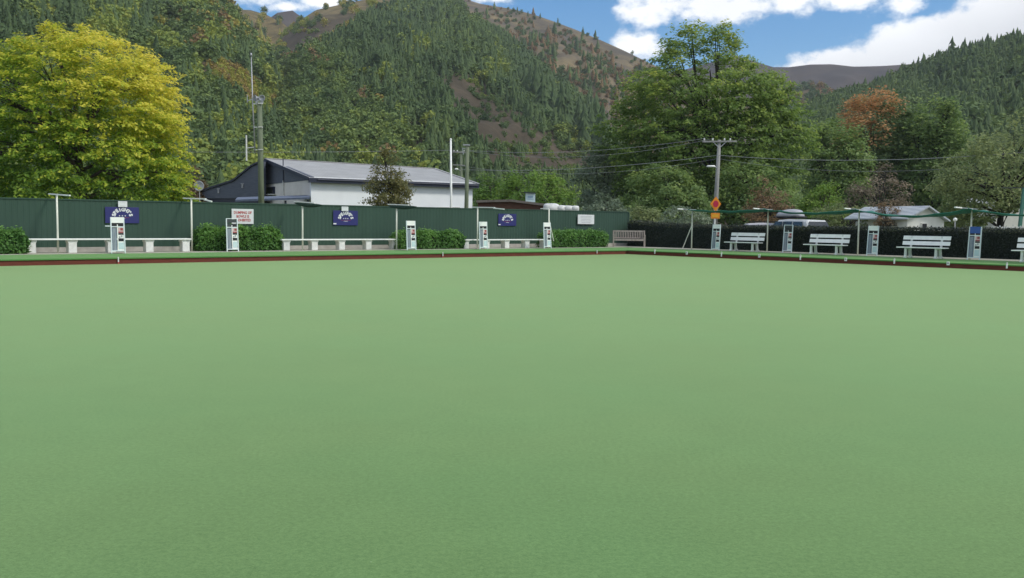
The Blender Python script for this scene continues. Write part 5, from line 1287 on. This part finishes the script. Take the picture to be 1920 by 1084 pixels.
def rule_main(x, y, P, rg):
    n = len(x); a = nz2(x, y, 70, 1); b = nz2(x, y, 26, 2); c = rg.random(n)
    # pines fill the right-hand face, mixed broadleaf wood the left and foot
    edge = 560+ (y-20)*.85+120*(a-.5)
    pine = ((x > edge+70*(b-.5)) & (c < .68)) | (c < .07) | ((y < 120) & (x > 600) & (c < .5))
    keep = np.ones(n, bool)
    # bare gullies: a scar down the middle of the face, one at the foot, thin ground at the top left
    d1 = np.abs((x-(850+(y-150)*.95)))/ (15+.14*np.abs(y-150))
    keep &= ~((d1 < 1.6) & (y > 150) & (y < 275) & (c < .86+.5*(b-.5)))
    keep &= ~((y > 252) & (y < 328) & (x > 990) & (x < 1115) & (c < .80+.5*(b-.5)))
    keep &= ~((np.abs(x-(775+(y-255)*.35)) < 16) & (y > 240) & (y < 320) & (c < .8))
    keep &= ~((y < 105) & (x < 770-2.1*y) & ((b > .45) | (c < .6))); keep &= ~((y < 14) & (b > .45)); low_ = (y < 115) & (x < 780-2*y)
    keep &= ~((x > 800+1.2*y) & (y < 70) & (c < .8) & (x < 960))
    tint = np.where(pine, .06+.24*a+.05*rg.normal(size=n), .28+.5*(a-.42)+.06*rg.normal(size=n))
    lime = (nz2(x, y, 30, 6) > .63) & ~pine; tint = np.where(lime, .50+.12*rg.random(n), tint)
    brown = (nz2(x, y, 38, 8) > .65) & (c < .45); tint = np.where(brown & ~pine, .80+.15*rg.random(n), tint)
    H = np.where(pine, 9.5+4.5*rg.random(n), 7+4.5*rg.random(n)); H = H*np.clip(np.hypot(P[:,0], P[:,1])/620, .55, 1.12); H = np.where(low_ | ((d1 < 2.6) & (y > 140) & (y < 320)), H*.5, H); H = np.where((x > 950) & (x < 1140) & (y > 300), H*.6, H); pine &= ~low_; tint = np.where(low_ & (c < .7), .66+.2*rg.random(n), tint)
    return keep, pine & (c > .04), np.clip(tint, .02, .97), H
def rule_left(x, y, P, rg):
    n = len(x); a = nz2(x, y, 75, 11); b = nz2(x, y, 28, 12); c = rg.random(n)
    pine = c < np.clip(.08+1.2*(nz2(x, y, 70, 14)-.42), .05, .6)
    dk = nz2(x, y, 55, 15); tint = np.where(pine, .05+.24*a+.04*rg.normal(size=n), .25+.5*(a-.42)+.06*rg.normal(size=n)); tint = np.where((dk > .56) & ~pine, .12+.1*rg.random(n), tint)
    # the low brownish spur and the brown crest on the right
    spur = (np.abs(x-(470+(y-180)*1.35)) < 42) & (y > 120)
    keep = ~(spur & (c < .45)); tint = np.where(spur & (c > .4), .66+.24*rg.random(n), tint); pine = pine & ~spur
    crest = (x > 265) & (y < 130) & (x+y*.9 > 345) & (y < 110+ .0*x)
    tint = np.where(crest & (c < .6), .70+.24*rg.random(n), tint); keep &= ~(crest & (c < .5)); pine = pine & ~(crest & (c < .6))
    olive = (nz2(x, y, 45, 16) > .57) & ~pine; tint = np.where(olive, .44+.2*rg.random(n), tint)
    H = np.where(pine, 9+4*rg.random(n), 6+3.5*rg.random(n)); H = np.where(spur, H*.6, H)*np.clip(np.hypot(P[:,0], P[:,1])/420, .6, 1.1)
    return keep, pine, np.clip(tint, .02, .97), H
def rule_right(x, y, P, rg):
    n = len(x); a = nz2(x, y, 60, 21); c = rg.random(n)
    pine = c < np.where(x > 1600, .55, .3)
    tint = np.where(pine, .05+.22*a, .26+.3*(a-.35))+.05*rg.normal(size=n)
    keep = np.ones(n, bool); H = np.where(pine, 7.5+4.5*rg.random(n), 6.5+3.5*rg.random(n)); return keep, pine, np.clip(tint, .02, .9), H
def rule_brown(x, y, P, rg):
    n = len(x); b = nz2(x, y, 30, 31); a = nz2(x, y, 80, 33); c = rg.random(n); crest = np.interp(x, h_brown.x, h_brown.y)
    low = (y-crest)
    keep = (b > .46-.0012*low) & (c < np.clip(.14+low/110, 0, .95)) & (x > 820)
    tint = np.where(c*7 % 1 < .35, .90+.06*rg.random(n), .16+.16*rg.random(n)); con = rg.random(n) < .12
    return keep, con, tint, np.where(con, 8+4*rg.random(n), 3.5+2.5*rg.random(n))
def rule_gold(x, y, P, rg):
    n = len(x); c = rg.random(n); keep = (nz2(x, y, 14, 41) > .48) & (c < .8)
    return keep, rg.random(n) < .6, np.where(c < .4, .68+.1*rg.random(n), .10+.18*rg.random(n)), 6+4*rg.random(n)
def rule_midr(x, y, P, rg):
    n = len(x); c = rg.random(n); keep = (nz2(x, y, 18, 44) > .44); return keep, c < .25, np.where(c < .5, .88+.1*rg.random(n), .15+.15*rg.random(n)), 7+4*rg.random(n)
plant_mass(h_main, 'hillside_wood', 'dense mixed pine and broadleaf wood covering the central mountain', 13500, rule_main, 51, (380, 1300), .0, 1.0)
plant_mass(h_left, 'hillside_wood', 'mixed olive and dark wood covering the left-hand slope behind the yellow tree', 11000, rule_left, 52, (-60, 760), .0, 1.0)
plant_mass(h_right, 'hillside_wood', 'dark pine wood covering the right-hand hill', 6000, rule_right, 53, (1390, 1990), .0, 1.0)
plant_mass(h_brown, 'hillside_scrub', 'patchy dark scrub on the bare brown ridge left of the tall locust', 5200, rule_brown, 54, (820, 1330), .25, 1.0)
plant_mass(h_gold, 'hillside_scrub', 'sparse scrub along the small golden ridge at the top left', 700, rule_gold, 55, (380, 600), .5, 1.0)
plant_mass(h_mid, 'hillside_scrub', 'scrub on the low brown ridge behind the tall locust', 900, rule_midr, 56, (1380, 1650), .3, 1.0)

# pines that stand out one by one
def lone_pines():
    rows = [(h_right, 'skyline', [(1712,1.0,10),(1730,.99,12),(1746,1.0,9),(1784,1.0,15),(1808,1.0,12),(1692,1.0,11),(1664,1.0,10),(1846,1.0,8),(1640,1.0,10),(1600,1.0,9)], 'dark conifer standing clear on the skyline of the right-hand hill'),
            (h_brown, 'ridge', [(1040,.86,15),(1093,.97,11),(1116,.985,11),(1082,.8,17),(970,.98,7),(1013,.98,7),(990,.97,7),(1046,.985,8)], 'lone dark pine dotting the bare brown ridge below the sky'),
            (h_main, 'spur', [(985+i*11+rnd.uniform(-4, 4), .60+.05*math.sin(i*1.7)+rnd.uniform(-.03, .03), 19+rnd.uniform(-2, 4)) for i in range(14)], 'tall pine in the row along the foot of the spur beside the tall locust'),
            (h_main, 'crest', [(750,.93,24),(742,.94,20),(757,.95,18),(768,1.0,14),(700,.97,11),(668,.99,9),(858,.98,15)], 'dark pine breaking the crest of the central mountain')]
    MATP = FOREST; protos = []
    TR = MB(); TR.tube([(0,0,-.05),(0,0,.25)], [.022,.015], 6); trunk_me = None
    for h, kind, lst, lb in rows:
        grp = {'skyline': 'skyline conifers on the right-hand hill', 'ridge': 'lone pines on the brown ridge', 'spur': 'pines along the foot of the spur', 'crest': 'pines on the crest of the central mountain'}[kind]
        for i, (px, t, H) in enumerate(lst):
            P = h.at(np.array([float(px)]), np.array([float(min(t, .995))]))[0]
            if len(protos) < 4:
                v, f = CON[len(protos)]; r = thing('pine_tree', lb, 'tree', P); tag(r, group=grp)
                rg = np.random.default_rng(len(protos)); np_mesh('crown', v, f, MATP, r, np.clip(.04+.13*rg.random(len(f)), 0, 1)); TR.build('trunk', DBARK, r); protos.append(r)
            else: r = dup(protos[i % 4], P, rnd.random()*6, lb); r['group'] = grp
            w = H*rnd.uniform(.9, 1.15); r.scale = (w, w, H)
    
lone_pines()

# ------------------------------------------------------------------ the air
def haze():
    m = bpy.data.materials.new('haze_air'); m.use_nodes = True; t = m.node_tree; t.nodes.remove(t.nodes['Principled BSDF'])
    v = t.nodes.new('ShaderNodeVolumePrincipled'); v.inputs['Color'].default_value = (.86,.93,1,1); v.inputs['Density'].default_value = .00013; v.inputs['Anisotropy'].default_value = .1
    t.links.new(v.outputs[0], t.nodes['Material Output'].inputs['Volume'])
    mb = MB(); mb.box((0, 900, 169), (5200, 3400, 340)); o = mb.build('haze', m); tag(o, None, None, None, 'stuff')
haze()
SC.cycles.volume_bounces = 0
